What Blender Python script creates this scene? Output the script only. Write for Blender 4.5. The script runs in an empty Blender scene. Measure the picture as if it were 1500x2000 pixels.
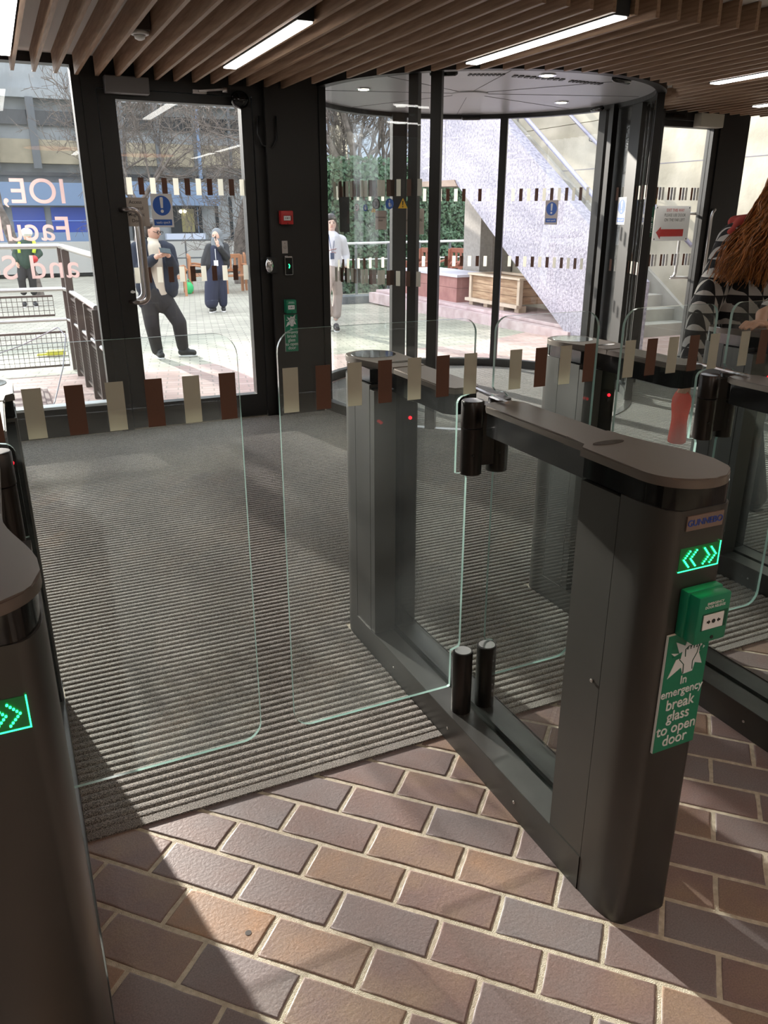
import bpy, bmesh, math, random
import numpy as np
from mathutils import Vector, Matrix, noise
random.seed(7)
R = math.radians
col = bpy.context.scene.collection
sc = bpy.context.scene

# ------------------------------------------------------------------ camera
FP, PITCH, YAW, CH = 1540.0, R(20.6), R(25.1), 1.6
cam_d = bpy.data.cameras.new('camera'); cam = bpy.data.objects.new('camera', cam_d); col.objects.link(cam)
cam.location = (0, 0, CH); cam.rotation_euler = (R(90) - PITCH, 0, -YAW)
cam_d.sensor_fit = 'HORIZONTAL'; cam_d.sensor_width = 36; cam_d.lens = 36 * FP / 1500
cam_d.clip_start = 0.05; cam_d.clip_end = 300
sc.camera = cam
# ------------------------------------------------------------------ exposure
sc.view_settings.view_transform = 'Standard'; sc.view_settings.look = 'None'
sc.view_settings.gamma = 1; sc.view_settings.exposure = 0.05; sc.view_settings.use_curve_mapping = False
# ------------------------------------------------------------------ world and sun
SUN_DIR = Vector((0.2, -1.0, -0.305)).normalized()
w = bpy.data.worlds.new('sky'); sc.world = w; w.use_nodes = True
wn = w.node_tree.nodes; wl = w.node_tree.links; wn.clear()
wo = wn.new('ShaderNodeOutputWorld'); wb = wn.new('ShaderNodeBackground')
wtc = wn.new('ShaderNodeTexCoord'); wsx = wn.new('ShaderNodeSeparateXYZ'); wr = wn.new('ShaderNodeValToRGB')
wl.new(wtc.outputs['Generated'], wsx.inputs[0]); wl.new(wsx.outputs['Z'], wr.inputs[0])
wr.color_ramp.elements[0].position = 0.0; wr.color_ramp.elements[0].color = (0.95, 0.97, 1.0, 1)
wr.color_ramp.elements[1].position = 0.6; wr.color_ramp.elements[1].color = (0.84, 0.90, 1.0, 1)
wl.new(wr.outputs[0], wb.inputs[0]); wb.inputs[1].default_value = 3.5
wl.new(wb.outputs[0], wo.inputs[0])
sd = bpy.data.lights.new('sun', 'SUN'); sd.energy = 17.0; sd.angle = R(0.9); sd.color = (1.0, 0.93, 0.84)
so = bpy.data.objects.new('sun', sd); col.objects.link(so); so.location = (-8, 40, 14)
so.rotation_euler = SUN_DIR.to_track_quat('-Z', 'Y').to_euler()

# ------------------------------------------------------------------ pixel to place (author's tape measure)
_f = Vector((math.sin(YAW) * math.cos(PITCH), math.cos(YAW) * math.cos(PITCH), -math.sin(PITCH)))
_r = Vector((math.cos(YAW), -math.sin(YAW), 0)); _u = _r.cross(_f)
def ray(px, py): return _f * FP + _r * (px - 750) - _u * (py - 1000)
def atY(px, py, Y): d = ray(px, py); return Vector((0, 0, CH)) + d * (Y / d.y)
def atX(px, py, X): d = ray(px, py); return Vector((0, 0, CH)) + d * (X / d.x)
def atZ(px, py, Z=0.0): d = ray(px, py); return Vector((0, 0, CH)) + d * ((Z - CH) / d.z)

# ------------------------------------------------------------------ materials
MATS = {}
def mat(name, color=(.5, .5, .5), rough=.5, metal=0.0, spec=.5, emit=None, es=1.0, noise_amt=0, noise_scale=20, bump=0, bump_scale=80, color2=None, stretch=None, alpha=None, trans=0, coat=0):
    if name in MATS: return MATS[name]
    m = bpy.data.materials.new(name); m.use_nodes = True; MATS[name] = m
    nt = m.node_tree; N = nt.nodes; L = nt.links; b = N['Principled BSDF']
    b.inputs['Base Color'].default_value = (*color, 1); b.inputs['Roughness'].default_value = rough
    b.inputs['Metallic'].default_value = metal; b.inputs['Specular IOR Level'].default_value = spec
    b.inputs['Coat Weight'].default_value = coat
    if trans: b.inputs['Transmission Weight'].default_value = trans
    if emit: b.inputs['Emission Color'].default_value = (*emit, 1); b.inputs['Emission Strength'].default_value = es
    tc = N.new('ShaderNodeTexCoord'); mp = N.new('ShaderNodeMapping'); L.new(tc.outputs['Object'], mp.inputs[0])
    if stretch: mp.inputs['Scale'].default_value = stretch
    if color2 or noise_amt:
        nz = N.new('ShaderNodeTexNoise'); nz.inputs['Scale'].default_value = noise_scale; nz.inputs['Detail'].default_value = 6
        L.new(mp.outputs[0], nz.inputs['Vector'])
        cr = N.new('ShaderNodeValToRGB'); cr.color_ramp.elements[0].position = .35; cr.color_ramp.elements[1].position = .65
        c2 = color2 or tuple(min(1, c * (1 + noise_amt)) for c in color)
        c1 = color if color2 else tuple(c * (1 - noise_amt) for c in color)
        cr.color_ramp.elements[0].color = (*c1, 1); cr.color_ramp.elements[1].color = (*c2, 1)
        L.new(nz.outputs[0], cr.inputs[0]); L.new(cr.outputs[0], b.inputs['Base Color'])
    if bump:
        nb = N.new('ShaderNodeTexNoise'); nb.inputs['Scale'].default_value = bump_scale; nb.inputs['Detail'].default_value = 8
        L.new(mp.outputs[0], nb.inputs['Vector'])
        bp = N.new('ShaderNodeBump'); bp.inputs['Strength'].default_value = bump; bp.inputs['Distance'].default_value = .01
        L.new(nb.outputs[0], bp.inputs['Height']); L.new(bp.outputs[0], b.inputs['Normal'])
    return m
def glass_mat(name, tint, refl=1.0, rough=0.0, haze=0.0):
    m = bpy.data.materials.new(name); m.use_nodes = True; MATS[name] = m
    nt = m.node_tree; N = nt.nodes; L = nt.links; N.clear()
    o = N.new('ShaderNodeOutputMaterial'); t = N.new('ShaderNodeBsdfTransparent'); t.inputs[0].default_value = (*tint, 1)
    g = N.new('ShaderNodeBsdfGlossy'); g.inputs['Roughness'].default_value = rough
    fr = N.new('ShaderNodeFresnel'); ge = N.new('ShaderNodeNewGeometry'); mi = N.new('ShaderNodeMapRange')
    mi.inputs[3].default_value = 1.45; mi.inputs[4].default_value = 1 / 1.45   # same reflectance on both sides of the sheet
    L.new(ge.outputs['Backfacing'], mi.inputs[0]); L.new(mi.outputs[0], fr.inputs[0])
    mul = N.new('ShaderNodeMath'); mul.operation = 'MULTIPLY'; mul.inputs[1].default_value = refl
    mx = N.new('ShaderNodeMixShader')
    L.new(fr.outputs[0], mul.inputs[0]); L.new(mul.outputs[0], mx.inputs[0]); L.new(t.outputs[0], mx.inputs[1]); L.new(g.outputs[0], mx.inputs[2])
    if haze:
        df = N.new('ShaderNodeBsdfTranslucent'); df.inputs[0].default_value = (.8, .85, .85, 1)
        m2 = N.new('ShaderNodeMixShader')
        tc = N.new('ShaderNodeTexCoord'); nz = N.new('ShaderNodeTexNoise'); nz.inputs['Scale'].default_value = 2.5; nz.inputs['Detail'].default_value = 7
        L.new(tc.outputs['Object'], nz.inputs['Vector'])
        mr = N.new('ShaderNodeMapRange'); mr.inputs[1].default_value = .4; mr.inputs[2].default_value = .75; mr.inputs[3].default_value = haze * .4; mr.inputs[4].default_value = haze * 1.6
        L.new(nz.outputs[0], mr.inputs[0]); L.new(mr.outputs[0], m2.inputs[0]); L.new(mx.outputs[0], m2.inputs[1]); L.new(df.outputs[0], m2.inputs[2]); L.new(m2.outputs[0], o.inputs[0])
    else: L.new(mx.outputs[0], o.inputs[0])
    return m
M_frame = mat('black_frame', (.008, .007, .006), .42)
M_post = mat('post_face', (.010, .008, .0065), .5)
M_gate = mat('anthracite_metal', (.085, .081, .076), .40, .75, noise_amt=.06, noise_scale=3)
M_plinth = mat('plinth_metal', (.17, .17, .165), .36, .8, noise_amt=.1, noise_scale=6)
M_cap = mat('cap_metal', (.19, .16, .14), .38, .75)
M_band = mat('gloss_black', (.006, .006, .006), .08)
M_dark = mat('matt_black', (.008, .008, .008), .5)
M_hinge = mat('hinge_black', (.020, .016, .014), .28, .4)
M_chrome = mat('chrome', (.75, .75, .76), .12, 1.0)
M_steel = mat('brushed_steel', (.55, .53, .52), .28, 1.0)
M_glass = glass_mat('clear_glass', (.93, .965, .955), 1.0)
M_wing = glass_mat('barrier_glass', (.96, .985, .978), 1.0, 0, .006)
M_fglass = glass_mat('window_glass', (.975, .98, .975), .85, 0, .003)
M_edge = mat('glass_edge', (.42, .60, .56), .12, 0, .8, color2=(.22, .36, .33), noise_scale=3)
M_edge2 = mat('glass_edge_dark', (.03, .16, .12), .1, 0, .8)
def film(name, color, tr):
    m = mat(name, color, .6); N = m.node_tree.nodes; L = m.node_tree.links; b = N['Principled BSDF']; o = N['Material Output']
    t = N.new('ShaderNodeBsdfTranslucent'); t.inputs[0].default_value = (*color, 1); mx = N.new('ShaderNodeMixShader'); mx.inputs[0].default_value = tr
    L.new(b.outputs[0], mx.inputs[1]); L.new(t.outputs[0], mx.inputs[2]); L.new(mx.outputs[0], o.inputs[0]); return m
M_cream = film('cream_film', (.54, .54, .46), .35)
M_creamw = film('white_film', (.80, .79, .73), .65)
M_brown = film('brown_film', (.15, .075, .05), .3)
M_white = mat('white_plastic', (.75, .75, .73), .4)
M_paper = mat('white_card', (.72, .72, .72), .6)
M_green = mat('green_plastic', (.005, .19, .10), .32)
M_red = mat('red_plastic', (.45, .02, .02), .35)
M_pinkw = film('pink_white_print', (.66, .56, .55), .75)
M_black = mat('black_ink', (.01, .01, .01), .5)
M_blue = mat('blue_print', (.02, .10, .42), .5)
M_beige = mat('beige_card', (.42, .36, .31), .6)
M_led = mat('green_led', (.0, .3, .05), .4, emit=(.02, 1, .22), es=5)
M_led2 = mat('green_glow_panel', (.0, .06, .015), .15, emit=(0, .35, .06), es=.10)
M_ledr = mat('red_led', (.3, 0, 0), .4, emit=(1, .01, .02), es=4)
M_lamp = mat('lamp_diffuser', (.9, .9, .9), .5, emit=(1, .97, .92), es=14)
M_down = mat('downlight_lens', (.9, .9, .9), .5, emit=(1, .93, .75), es=8)
M_wood = mat('oak_slat', (.24, .145, .09), .5, 0, .3, color2=(.36, .235, .155), noise_scale=5, stretch=(14, .8, 14), bump=.08)
M_ceil = mat('grey_ceiling', (.66, .64, .60), .8)
M_drumc = mat('drum_ceiling', (.36, .37, .39), .35, .2)
M_rubber = mat('yellow_plastic', (.65, .6, .05), .5)
M_conc = mat('concrete', (.30, .285, .25), .85, color2=(.44, .42, .37), noise_scale=2.2, bump=.3, bump_scale=9)
M_concw = mat('warm_concrete', (.42, .38, .29), .85, color2=(.60, .55, .44), noise_scale=1.5, bump=.4, bump_scale=14)
M_peb = mat('pebbledash', (.22, .21, .26), .85, color2=(.42, .40, .48), noise_scale=26, bump=.8, bump_scale=45)
M_rail = mat('lilac_rail', (.33, .32, .42), .4, .3)
M_redbox = mat('red_brown_render', (.30, .13, .12), .7, color2=(.38, .18, .16), noise_scale=6)
M_tim = mat('planter_timber', (.28, .16, .09), .7, color2=(.46, .31, .19), noise_scale=3, stretch=(1, 1, 9), bump=.2)
M_timl = mat('pale_timber', (.50, .40, .30), .7, color2=(.60, .50, .40), noise_scale=4)
M_bench = mat('bench_timber', (.30, .10, .06), .5)
M_bench2 = mat('orange_bench_timber', (.42, .20, .10), .6)
M_bark = mat('tree_bark', (.09, .075, .065), .9, color2=(.20, .17, .15), noise_scale=8, bump=.5)
M_leaf = mat('ivy_leaf', (.016, .055, .026), .5, color2=(.075, .15, .07), noise_scale=30)
M_skin = mat('skin', (.62, .38, .28), .5)
M_hair = mat('dark_hair', (.03, .022, .018), .5)

# ------------------------------------------------------------------ mesh helpers
def tag(o, label=None, cat=None, group=None, kind=None):
    if label: o['label'] = label
    if cat: o['category'] = cat
    if group: o['group'] = group
    if kind: o['kind'] = kind
    return o
def empty(name, loc=(0, 0, 0), rz=0, **k):
    o = bpy.data.objects.new(name, None); col.objects.link(o); o.location = loc; o.rotation_euler = (0, 0, rz); o.empty_display_size = .05
    return tag(o, **k)
class MB:
    def __init__(s): s.bm = bmesh.new(); s.off = Vector((0, 0, 0))
    def box(s, a, b, mi=0, bev=0):
        a, b = Vector(a), Vector(b)
        vs = [s.bm.verts.new((x, y, z)) for z in (a.z, b.z) for y in (a.y, b.y) for x in (a.x, b.x)]
        fs = [s.bm.faces.new([vs[i] for i in q]) for q in ((0, 2, 3, 1), (4, 5, 7, 6), (0, 1, 5, 4), (2, 6, 7, 3), (0, 4, 6, 2), (1, 3, 7, 5))]
        for f in fs: f.material_index = mi
        if bev:
            es = list({e for f in fs for e in f.edges})
            r = bmesh.ops.bevel(s.bm, geom=es, offset=bev, segments=2, affect='EDGES', profile=.5)
            for f in r['faces']: f.material_index = mi
        return fs
    def obox(s, c, ax, ay, az, mi=0):
        c, ax, ay, az = map(Vector, (c, ax, ay, az))
        vs = [s.bm.verts.new(c + ax * i + ay * j + az * k) for k in (-1, 1) for j in (-1, 1) for i in (-1, 1)]
        for q in ((0, 2, 3, 1), (4, 5, 7, 6), (0, 1, 5, 4), (2, 6, 7, 3), (0, 4, 6, 2), (1, 3, 7, 5)):
            s.bm.faces.new([vs[i] for i in q]).material_index = mi
    def bar(s, p, q, w=.02, h=None, mi=0):
        p, q = Vector(p), Vector(q); h = h or w; d = (q - p); l = d.length; d.normalize()
        up = Vector((0, 0, 1)) if abs(d.z) < .95 else Vector((0, 1, 0))
        a = d.cross(up).normalized(); b = a.cross(d)
        s.obox((p + q) / 2, a * w / 2, d * l / 2, b * h / 2, mi)
    def tube(s, pts, r, n=10, mi=0, caps=True, smooth=True):
        pts = [Vector(p) for p in pts]; rs = r if isinstance(r, (list, tuple)) else [r] * len(pts); rings = []
        pa = None
        for i, p in enumerate(pts):
            d = (pts[min(i + 1, len(pts) - 1)] - pts[max(i - 1, 0)]).normalized()
            if pa is None:
                up = Vector((0, 0, 1)) if abs(d.z) < .9 else Vector((1, 0, 0)); a = d.cross(up).normalized()
            else: a = (pa - d * pa.dot(d)).normalized()
            pa = a; b = d.cross(a)
            rings.append([s.bm.verts.new(p + (a * math.cos(2 * math.pi * k / n) + b * math.sin(2 * math.pi * k / n)) * rs[i]) for k in range(n)])
        for i in range(len(rings) - 1):
            for k in range(n):
                f = s.bm.faces.new((rings[i][k], rings[i][(k + 1) % n], rings[i + 1][(k + 1) % n], rings[i + 1][k])); f.material_index = mi; f.smooth = smooth
        if caps:
            s.bm.faces.new(rings[0][::-1]).material_index = mi; s.bm.faces.new(rings[-1]).material_index = mi
    def prism(s, pts2, a, b, axis='z', mi=0, side_mi=None, smooth_side=False):
        # pts2: outline; axis z: (x,y) extruded z a..b ; axis y: (x,z) extruded y a..b ; axis x: (y,z)
        def v(p, t):
            return {'z': (p[0], p[1], t), 'y': (p[0], t, p[1]), 'x': (t, p[0], p[1])}[axis]
        A = [s.bm.verts.new(v(p, a)) for p in pts2]; B = [s.bm.verts.new(v(p, b)) for p in pts2]; n = len(A)
        f1 = s.bm.faces.new(A); f2 = s.bm.faces.new(B[::-1]); f1.material_index = f2.material_index = mi
        for i in range(n):
            f = s.bm.faces.new((A[i], B[i], B[(i + 1) % n], A[(i + 1) % n])); f.material_index = mi if side_mi is None else side_mi; f.smooth = smooth_side
    def sphere(s, c, r, n=16, mi=0):
        r = r if isinstance(r, (tuple, list)) else (r, r, r)
        g = bmesh.ops.create_uvsphere(s.bm, u_segments=n, v_segments=max(6, n // 2), radius=1)
        bmesh.ops.scale(s.bm, vec=r, verts=g['verts']); bmesh.ops.translate(s.bm, vec=c, verts=g['verts'])
        for v in g['verts']:
            for f in v.link_faces: f.material_index = mi; f.smooth = True
    def build(s, name, mats, parent=None, recalc=True, auto=None, **k):
        if recalc: bmesh.ops.recalc_face_normals(s.bm, faces=s.bm.faces)
        me = bpy.data.meshes.new(name); s.bm.to_mesh(me); s.bm.free()
        for m in (mats if isinstance(mats, (list, tuple)) else [mats]): me.materials.append(m)
        o = bpy.data.objects.new(name, me); col.objects.link(o)
        if parent: o.parent = parent
        if auto:
            for p in me.polygons: p.use_smooth = True
            if hasattr(me, 'set_sharp_from_angle'): me.set_sharp_from_angle(angle=R(auto))
        return tag(o, **k)
def qbox(name, a, b, m, parent=None, bev=0, **k):
    x = MB(); x.box(a, b, 0, bev); return x.build(name, m, parent, **k)
def rrect(x0, z0, x1, z1, r, n=6):
    pts = []
    for cx, cz, a0 in ((x1 - r, z0 + r, -90), (x1 - r, z1 - r, 0), (x0 + r, z1 - r, 90), (x0 + r, z0 + r, 180)):
        for i in range(n + 1):
            a = R(a0 + 90 * i / n); pts.append((cx + r * math.cos(a), cz + r * math.sin(a)))
    return pts
def text_mesh(name, body, size, loc, rot, m, parent=None, align='CENTER', ext=.0006, sx=1.0, spacing=1.0, lines=1.0, **k):
    c = bpy.data.curves.new(name, 'FONT'); c.body = body; c.size = size; c.align_x = align; c.align_y = 'CENTER'; c.extrude = ext
    c.space_character = spacing; c.space_line = lines; c.offset = size * .006
    o = bpy.data.objects.new(name, c); col.objects.link(o)
    dg = bpy.context.evaluated_depsgraph_get(); me = bpy.data.meshes.new_from_object(o.evaluated_get(dg))
    bpy.data.objects.remove(o); bpy.data.curves.remove(c)
    me.materials.clear(); me.materials.append(m)
    n = bpy.data.objects.new(name, me); col.objects.link(n); n.location = loc; n.rotation_euler = rot; n.scale = (sx, 1, 1)
    if parent: n.parent = parent
    return tag(n, **k)
FRONT = (R(90), 0, 0); BACK = (R(90), 0, R(180))
def copy_tree(o, parent=None):
    c = o.copy(); col.objects.link(c)
    if parent: c.parent = parent
    for ch in o.children: copy_tree(ch, c)
    return c
# ================================================================== THE SETTING
def outz(y): return 0.0 if y < 9 else -0.02 * (y - 9)
def tile_material():
    m = mat('quarry_tile', (.15, .11, .10), .47, spec=.6); nt = m.node_tree; N = nt.nodes; L = nt.links; b = N['Principled BSDF']
    at = N.new('ShaderNodeAttribute'); at.attribute_name = 'tone'
    tc = N.new('ShaderNodeTexCoord')
    nz = N.new('ShaderNodeTexNoise'); nz.inputs['Scale'].default_value = 7; nz.inputs['Detail'].default_value = 5; L.new(tc.outputs['Object'], nz.inputs['Vector'])
    ma = N.new('ShaderNodeMath'); ma.operation = 'MULTIPLY_ADD'; ma.inputs[1].default_value = .75; L.new(nz.outputs[0], ma.inputs[0])
    sb = N.new('ShaderNodeMath'); sb.operation = 'SUBTRACT'; sb.inputs[1].default_value = .375; L.new(at.outputs['Fac'], sb.inputs[0]); L.new(sb.outputs[0], ma.inputs[2])
    cr = N.new('ShaderNodeValToRGB'); e = cr.color_ramp.elements
    e[0].position = 0; e[0].color = (0.211, 0.182, 0.186, 1); e[1].position = 1; e[1].color = (0.538, 0.282, 0.109, 1)
    for p, c in ((.25, (0.211, 0.164, 0.160, 1)), (.45, (0.218, 0.147, 0.134, 1)), (.62, (0.269, 0.186, 0.141, 1)), (.78, (0.320, 0.198, 0.128, 1)), (.9, (0.397, 0.218, 0.109, 1))):
        x = e.new(p); x.color = c
    L.new(ma.outputs[0], cr.inputs[0])
    n2 = N.new('ShaderNodeTexNoise'); n2.inputs['Scale'].default_value = 260; n2.inputs['Detail'].default_value = 3; L.new(tc.outputs['Object'], n2.inputs['Vector'])
    mx = N.new('ShaderNodeMixRGB'); mx.blend_type = 'OVERLAY'; mx.inputs[0].default_value = .45; L.new(cr.outputs[0], mx.inputs[1]); L.new(n2.outputs[0], mx.inputs[2])
    L.new(mx.outputs[0], b.inputs['Base Color'])
    n3 = N.new('ShaderNodeTexNoise'); n3.inputs['Scale'].default_value = 110; n3.inputs['Detail'].default_value = 4; L.new(tc.outputs['Object'], n3.inputs['Vector'])
    bp = N.new('ShaderNodeBump'); bp.inputs['Strength'].default_value = .32; bp.inputs['Distance'].default_value = .003; L.new(n3.outputs[0], bp.inputs['Height']); L.new(bp.outputs[0], b.inputs['Normal'])
    return m
M_tile = tile_material()
M_mortar = mat('mortar', (.50, .44, .34), .9, color2=(.66, .60, .49), noise_scale=60, bump=.5, bump_scale=420)
MAT_Y = 1.877
# floor: mortar bed and tiles laid at 45 degrees
flo = MB(); flo.box((-3, -3.4, -.1), (9.0, 6.5, -.0022), 0)
lay = flo.bm.verts.layers.float.new('tone')
rnd = random.Random(3)
s2 = 2 ** -.5; PL, PW, J = .252, .1245, .0125
def in_room(u, v):
    x, y = (u + v) * s2, (v - u) * s2
    return -1.7 < x < 5.2 and -1.2 < y < 2.02
for k in range(-26, 40):
    v0 = 1.285 + PW * k; off = -.613 if k % 2 == 0 else -.487
    for j in range(-26, 26):
        u0 = off + PL * j
        if not in_room(u0 + PL / 2, v0 + PW / 2): continue
        a, b_, c, d = u0 + J / 2, u0 + PL - J / 2, v0 + J / 2, v0 + PW - J / 2
        t = rnd.random(); tone = .12 + .5 * t + (.42 if rnd.random() < .09 else 0) + (-.08 if rnd.random() < .25 else 0)
        # a few amber tiles where the floor shows them
        X, Y = ((u0 + PL / 2) + (v0 + PW / 2)) * s2, ((v0 + PW / 2) - (u0 + PL / 2)) * s2
        nx, ny = 7, 4; grid = {}
        zt = rnd.uniform(-.0005, .0005)
        def P2(u, v, z): return ((u + v) * s2, (v - u) * s2, z)
        wob = [rnd.uniform(-.0018, .0018) for _ in range(8)]
        top = []; bot = []
        def edge(uu, vv):
            uu += wob[int((vv - c) / (d - c) * 3.9)] * .9; vv += wob[4 + int((uu - a) / (b_ - a) * 3.4) % 4] * .9
            return uu, vv
        ring = []
        for i in range(5): ring.append((a + (b_ - a) * i / 5, c))
        for i in range(3): ring.append((b_, c + (d - c) * i / 3))
        for i in range(5): ring.append((b_ - (b_ - a) * i / 5, d))
        for i in range(3): ring.append((a, d - (d - c) * i / 3))
        ring = [(p[0] + rnd.uniform(-.0012, .0012), p[1] + rnd.uniform(-.0012, .0012)) for p in ring]
        cu, cv = (a + b_) / 2, (c + d) / 2
        def ins(p, q): return (p[0] - math.copysign(min(q, abs(p[0] - cu)), p[0] - cu) if abs(abs(p[0] - cu) - (b_ - a) / 2) < .004 else p[0],
                               p[1] - math.copysign(min(q, abs(p[1] - cv)), p[1] - cv) if abs(abs(p[1] - cv) - (d - c) / 2) < .004 else p[1])
        rings = []
        for q, z in ((0, -.008), (0, -.0018), (.0016, -.0003), (.005, zt)):
            vs = []
            for p in ring:
                pp = ins(p, q); v = flo.bm.verts.new(P2(pp[0], pp[1], z)); v[lay] = tone; vs.append(v)
            rings.append(vs)
        n = len(ring)
        for r_ in range(3):
            for i in range(n):
                f = flo.bm.faces.new((rings[r_][i], rings[r_][(i + 1) % n], rings[r_ + 1][(i + 1) % n], rings[r_ + 1][i])); f.material_index = 1; f.smooth = r_ > 0
        f = flo.bm.faces.new(rings[3]); f.material_index = 1
floor = flo.build('floor', [M_mortar, M_tile], recalc=True, kind='structure')

# ribbed entrance mat
def mat_material():
    m = mat('ribbed_mat', (.05, .048, .047), .9, spec=.3); nt = m.node_tree; N = nt.nodes; L = nt.links; b = N['Principled BSDF']
    tc = N.new('ShaderNodeTexCoord'); n1 = N.new('ShaderNodeTexNoise'); n1.inputs['Scale'].default_value = 330; n1.inputs['Detail'].default_value = 2; L.new(tc.outputs['Object'], n1.inputs['Vector'])
    n2 = N.new('ShaderNodeTexNoise'); n2.inputs['Scale'].default_value = 2.2; n2.inputs['Detail'].default_value = 6; L.new(tc.outputs['Object'], n2.inputs['Vector'])
    cr = N.new('ShaderNodeValToRGB'); cr.color_ramp.elements[0].position = .38; cr.color_ramp.elements[0].color = (.075, .070, .067, 1); cr.color_ramp.elements[1].position = .70; cr.color_ramp.elements[1].color = (.50, .46, .42, 1)
    L.new(n1.outputs[0], cr.inputs[0])
    mx = N.new('ShaderNodeMixRGB'); mx.blend_type = 'MULTIPLY'; mx.inputs[0].default_value = .6
    c2 = N.new('ShaderNodeValToRGB'); c2.color_ramp.elements[0].position = .3; c2.color_ramp.elements[0].color = (.6, .6, .6, 1); c2.color_ramp.elements[1].position = .7; c2.color_ramp.elements[1].color = (1.0, .98, .95, 1)
    L.new(n2.outputs[0], c2.inputs[0]); L.new(cr.outputs[0], mx.inputs[1]); L.new(c2.outputs[0], mx.inputs[2]); L.new(mx.outputs[0], b.inputs['Base Color'])
    bp = N.new('ShaderNodeBump'); bp.inputs['Strength'].default_value = 1; bp.inputs['Distance'].default_value = .004; L.new(n1.outputs[0], bp.inputs['Height']); L.new(bp.outputs[0], b.inputs['Normal'])
    b.inputs['Sheen Weight'].default_value = .3; b.inputs['Sheen Roughness'].default_value = .4
    return m
M_mat = mat_material()
CX, CY, CR = 3.95, 6.5, 1.48
mm = MB(); PR = .0335; y = MAT_Y + .03
GATES_X = (-.110, 1.190, 2.085, 2.985); GAPS = []; _x = -2.9
for g_ in GATES_X: GAPS.append((_x, g_ - .099)); _x = g_ + .099
GAPS.append((_x, 8.9))
mm.box((-2.9, 2.725, -.004), (8.9, 6.38, .0015))
for a_, b__ in GAPS: mm.box((a_, MAT_Y + .004, -.004), (b__, 2.725, .0015)); mm.box((a_, MAT_Y, -.004), (b__, MAT_Y + .030, .006))
while y < CY + 1.40:
    if y < 2.725: xr = GAPS
    elif y < 6.36: xr = [(-2.9, 8.9)]
    else:
        h = math.sqrt(max(0, 1.40 ** 2 - (y + PR / 2 - CY) ** 2)); xr = [(CX - h, CX + h)] if h > .05 else []
    for x0, x1 in xr:
        prof = [(0, 0), (.0022, .0050), (.007, .0075), (.022, .0075), (.027, .0050), (.0295, 0)]
        A = [mm.bm.verts.new((x0, y + a, b)) for a, b in prof]; B = [mm.bm.verts.new((x1, y + a, b)) for a, b in prof]
        for i in range(5):
            f = mm.bm.faces.new((A[i], B[i], B[i + 1], A[i + 1])); f.smooth = True
    y += PR
c = [(CX + 1.41 * math.cos(R(a)), CY + 1.41 * math.sin(R(a))) for a in range(-5, 186, 5)]
mm.prism(c, -.004, .0015)
mat_o = mm.build('entrance_mat', M_mat, recalc=False); tag(mat_o, 'large charcoal ribbed entrance mat covering the floor up to the glass doors', 'door mat')

# ceiling, side and rear walls of the lobby
M_wallp = mat('lobby_paint', (.45, .42, .38), .8)
qbox('ceiling', (-3.1, -3.5, 2.62), (9.3, 6.52, 2.75), M_ceil, kind='structure')
qbox('wall_left', (-3.1, -3.5, 0), (-3.0, 6.4, 2.62), M_wallp, kind='structure')
qbox('wall_right', (9.0, -3.5, 0), (9.1, 6.4, 2.62), M_wallp, kind='structure')
qbox('wall_back', (-3.0, -3.5, 0), (9.0, -3.4, 2.62), M_wallp, kind='structure')
# slats
XS = lambda k: .276 + .132 * k
lamps = {-1: (4.3, 5.72), 9: (4.16, 5.60), 19: (3.43, 4.815), 34: (3.40, 4.76), 44: (4.12, 5.55)}
nsl = 0; sc_ = empty('slatted_ceiling', (0, 3.41, 2.49), label='row of long parallel oak slats hanging on edge below the grey ceiling', cat='slatted ceiling')
for k in range(-12, 66):
    x = XS(k)
    if x < -1.4 or x > 8.6: continue
    ye = 6.33
    dx = x - 3.85
    if abs(dx) < 1.65: ye = min(ye, 6.45 - math.sqrt(1.65 ** 2 - dx * dx))
    if x > 5.5: ye = 6.12
    s = MB(); s.box((-.011, 0, 0), (.011, ye - 3.41, .128))
    o = s.build('slat', M_wood, sc_); o.location = (x, 0, 0)
lamp_l = {-1: 'linear ceiling lamp at the far left above the lettered window', 9: 'short-looking linear ceiling lamp between slats above the left glass door',
          19: 'long bright linear ceiling lamp with a black end box, above the middle gate', 34: 'linear ceiling lamp among the slats right of the black post', 44: 'linear ceiling lamp nearest the right glass door'}
for k, (y0, y1) in lamps.items():
    x = XS(k) + .066
    t = empty('linear_ceiling_lamp', (x, (y0 + y1) / 2, 2.62), label=lamp_l[k], cat='ceiling lamp', group='linear lamps between the slats')
    h = (y1 - y0) / 2
    qbox('housing', (-.043, -h, -.135), (.043, h, 0), M_dark, t)
    qbox('diffuser', (-.039, -h + .012, -.142), (.039, h - .012, -.134), M_lamp, t)
for i, (x, y) in enumerate(((-.6, -.6), (1.5, -.6), (3.6, -.6), (5.7, -.6), (7.6, -.6), (-.6, -2.4), (1.5, -2.4), (3.6, -2.4), (5.7, -2.4), (7.6, 2.0), (5.2, 1.9), (-1.2, 2.2))):  # fill lamps added out of view to brighten the lobby
    t = empty('linear_ceiling_lamp', (x, y, 2.62), label='unseen fill lamp added flush in the plain grey ceiling behind the gates', cat='ceiling lamp', group='added fill lamps in the rear ceiling')
    qbox('housing', (-.05, -.75, -.02), (.05, .75, 0), M_dark, t)
    qbox('diffuser', (-.045, -.74, -.026), (.045, .74, -.018), M_lamp, t)
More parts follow.
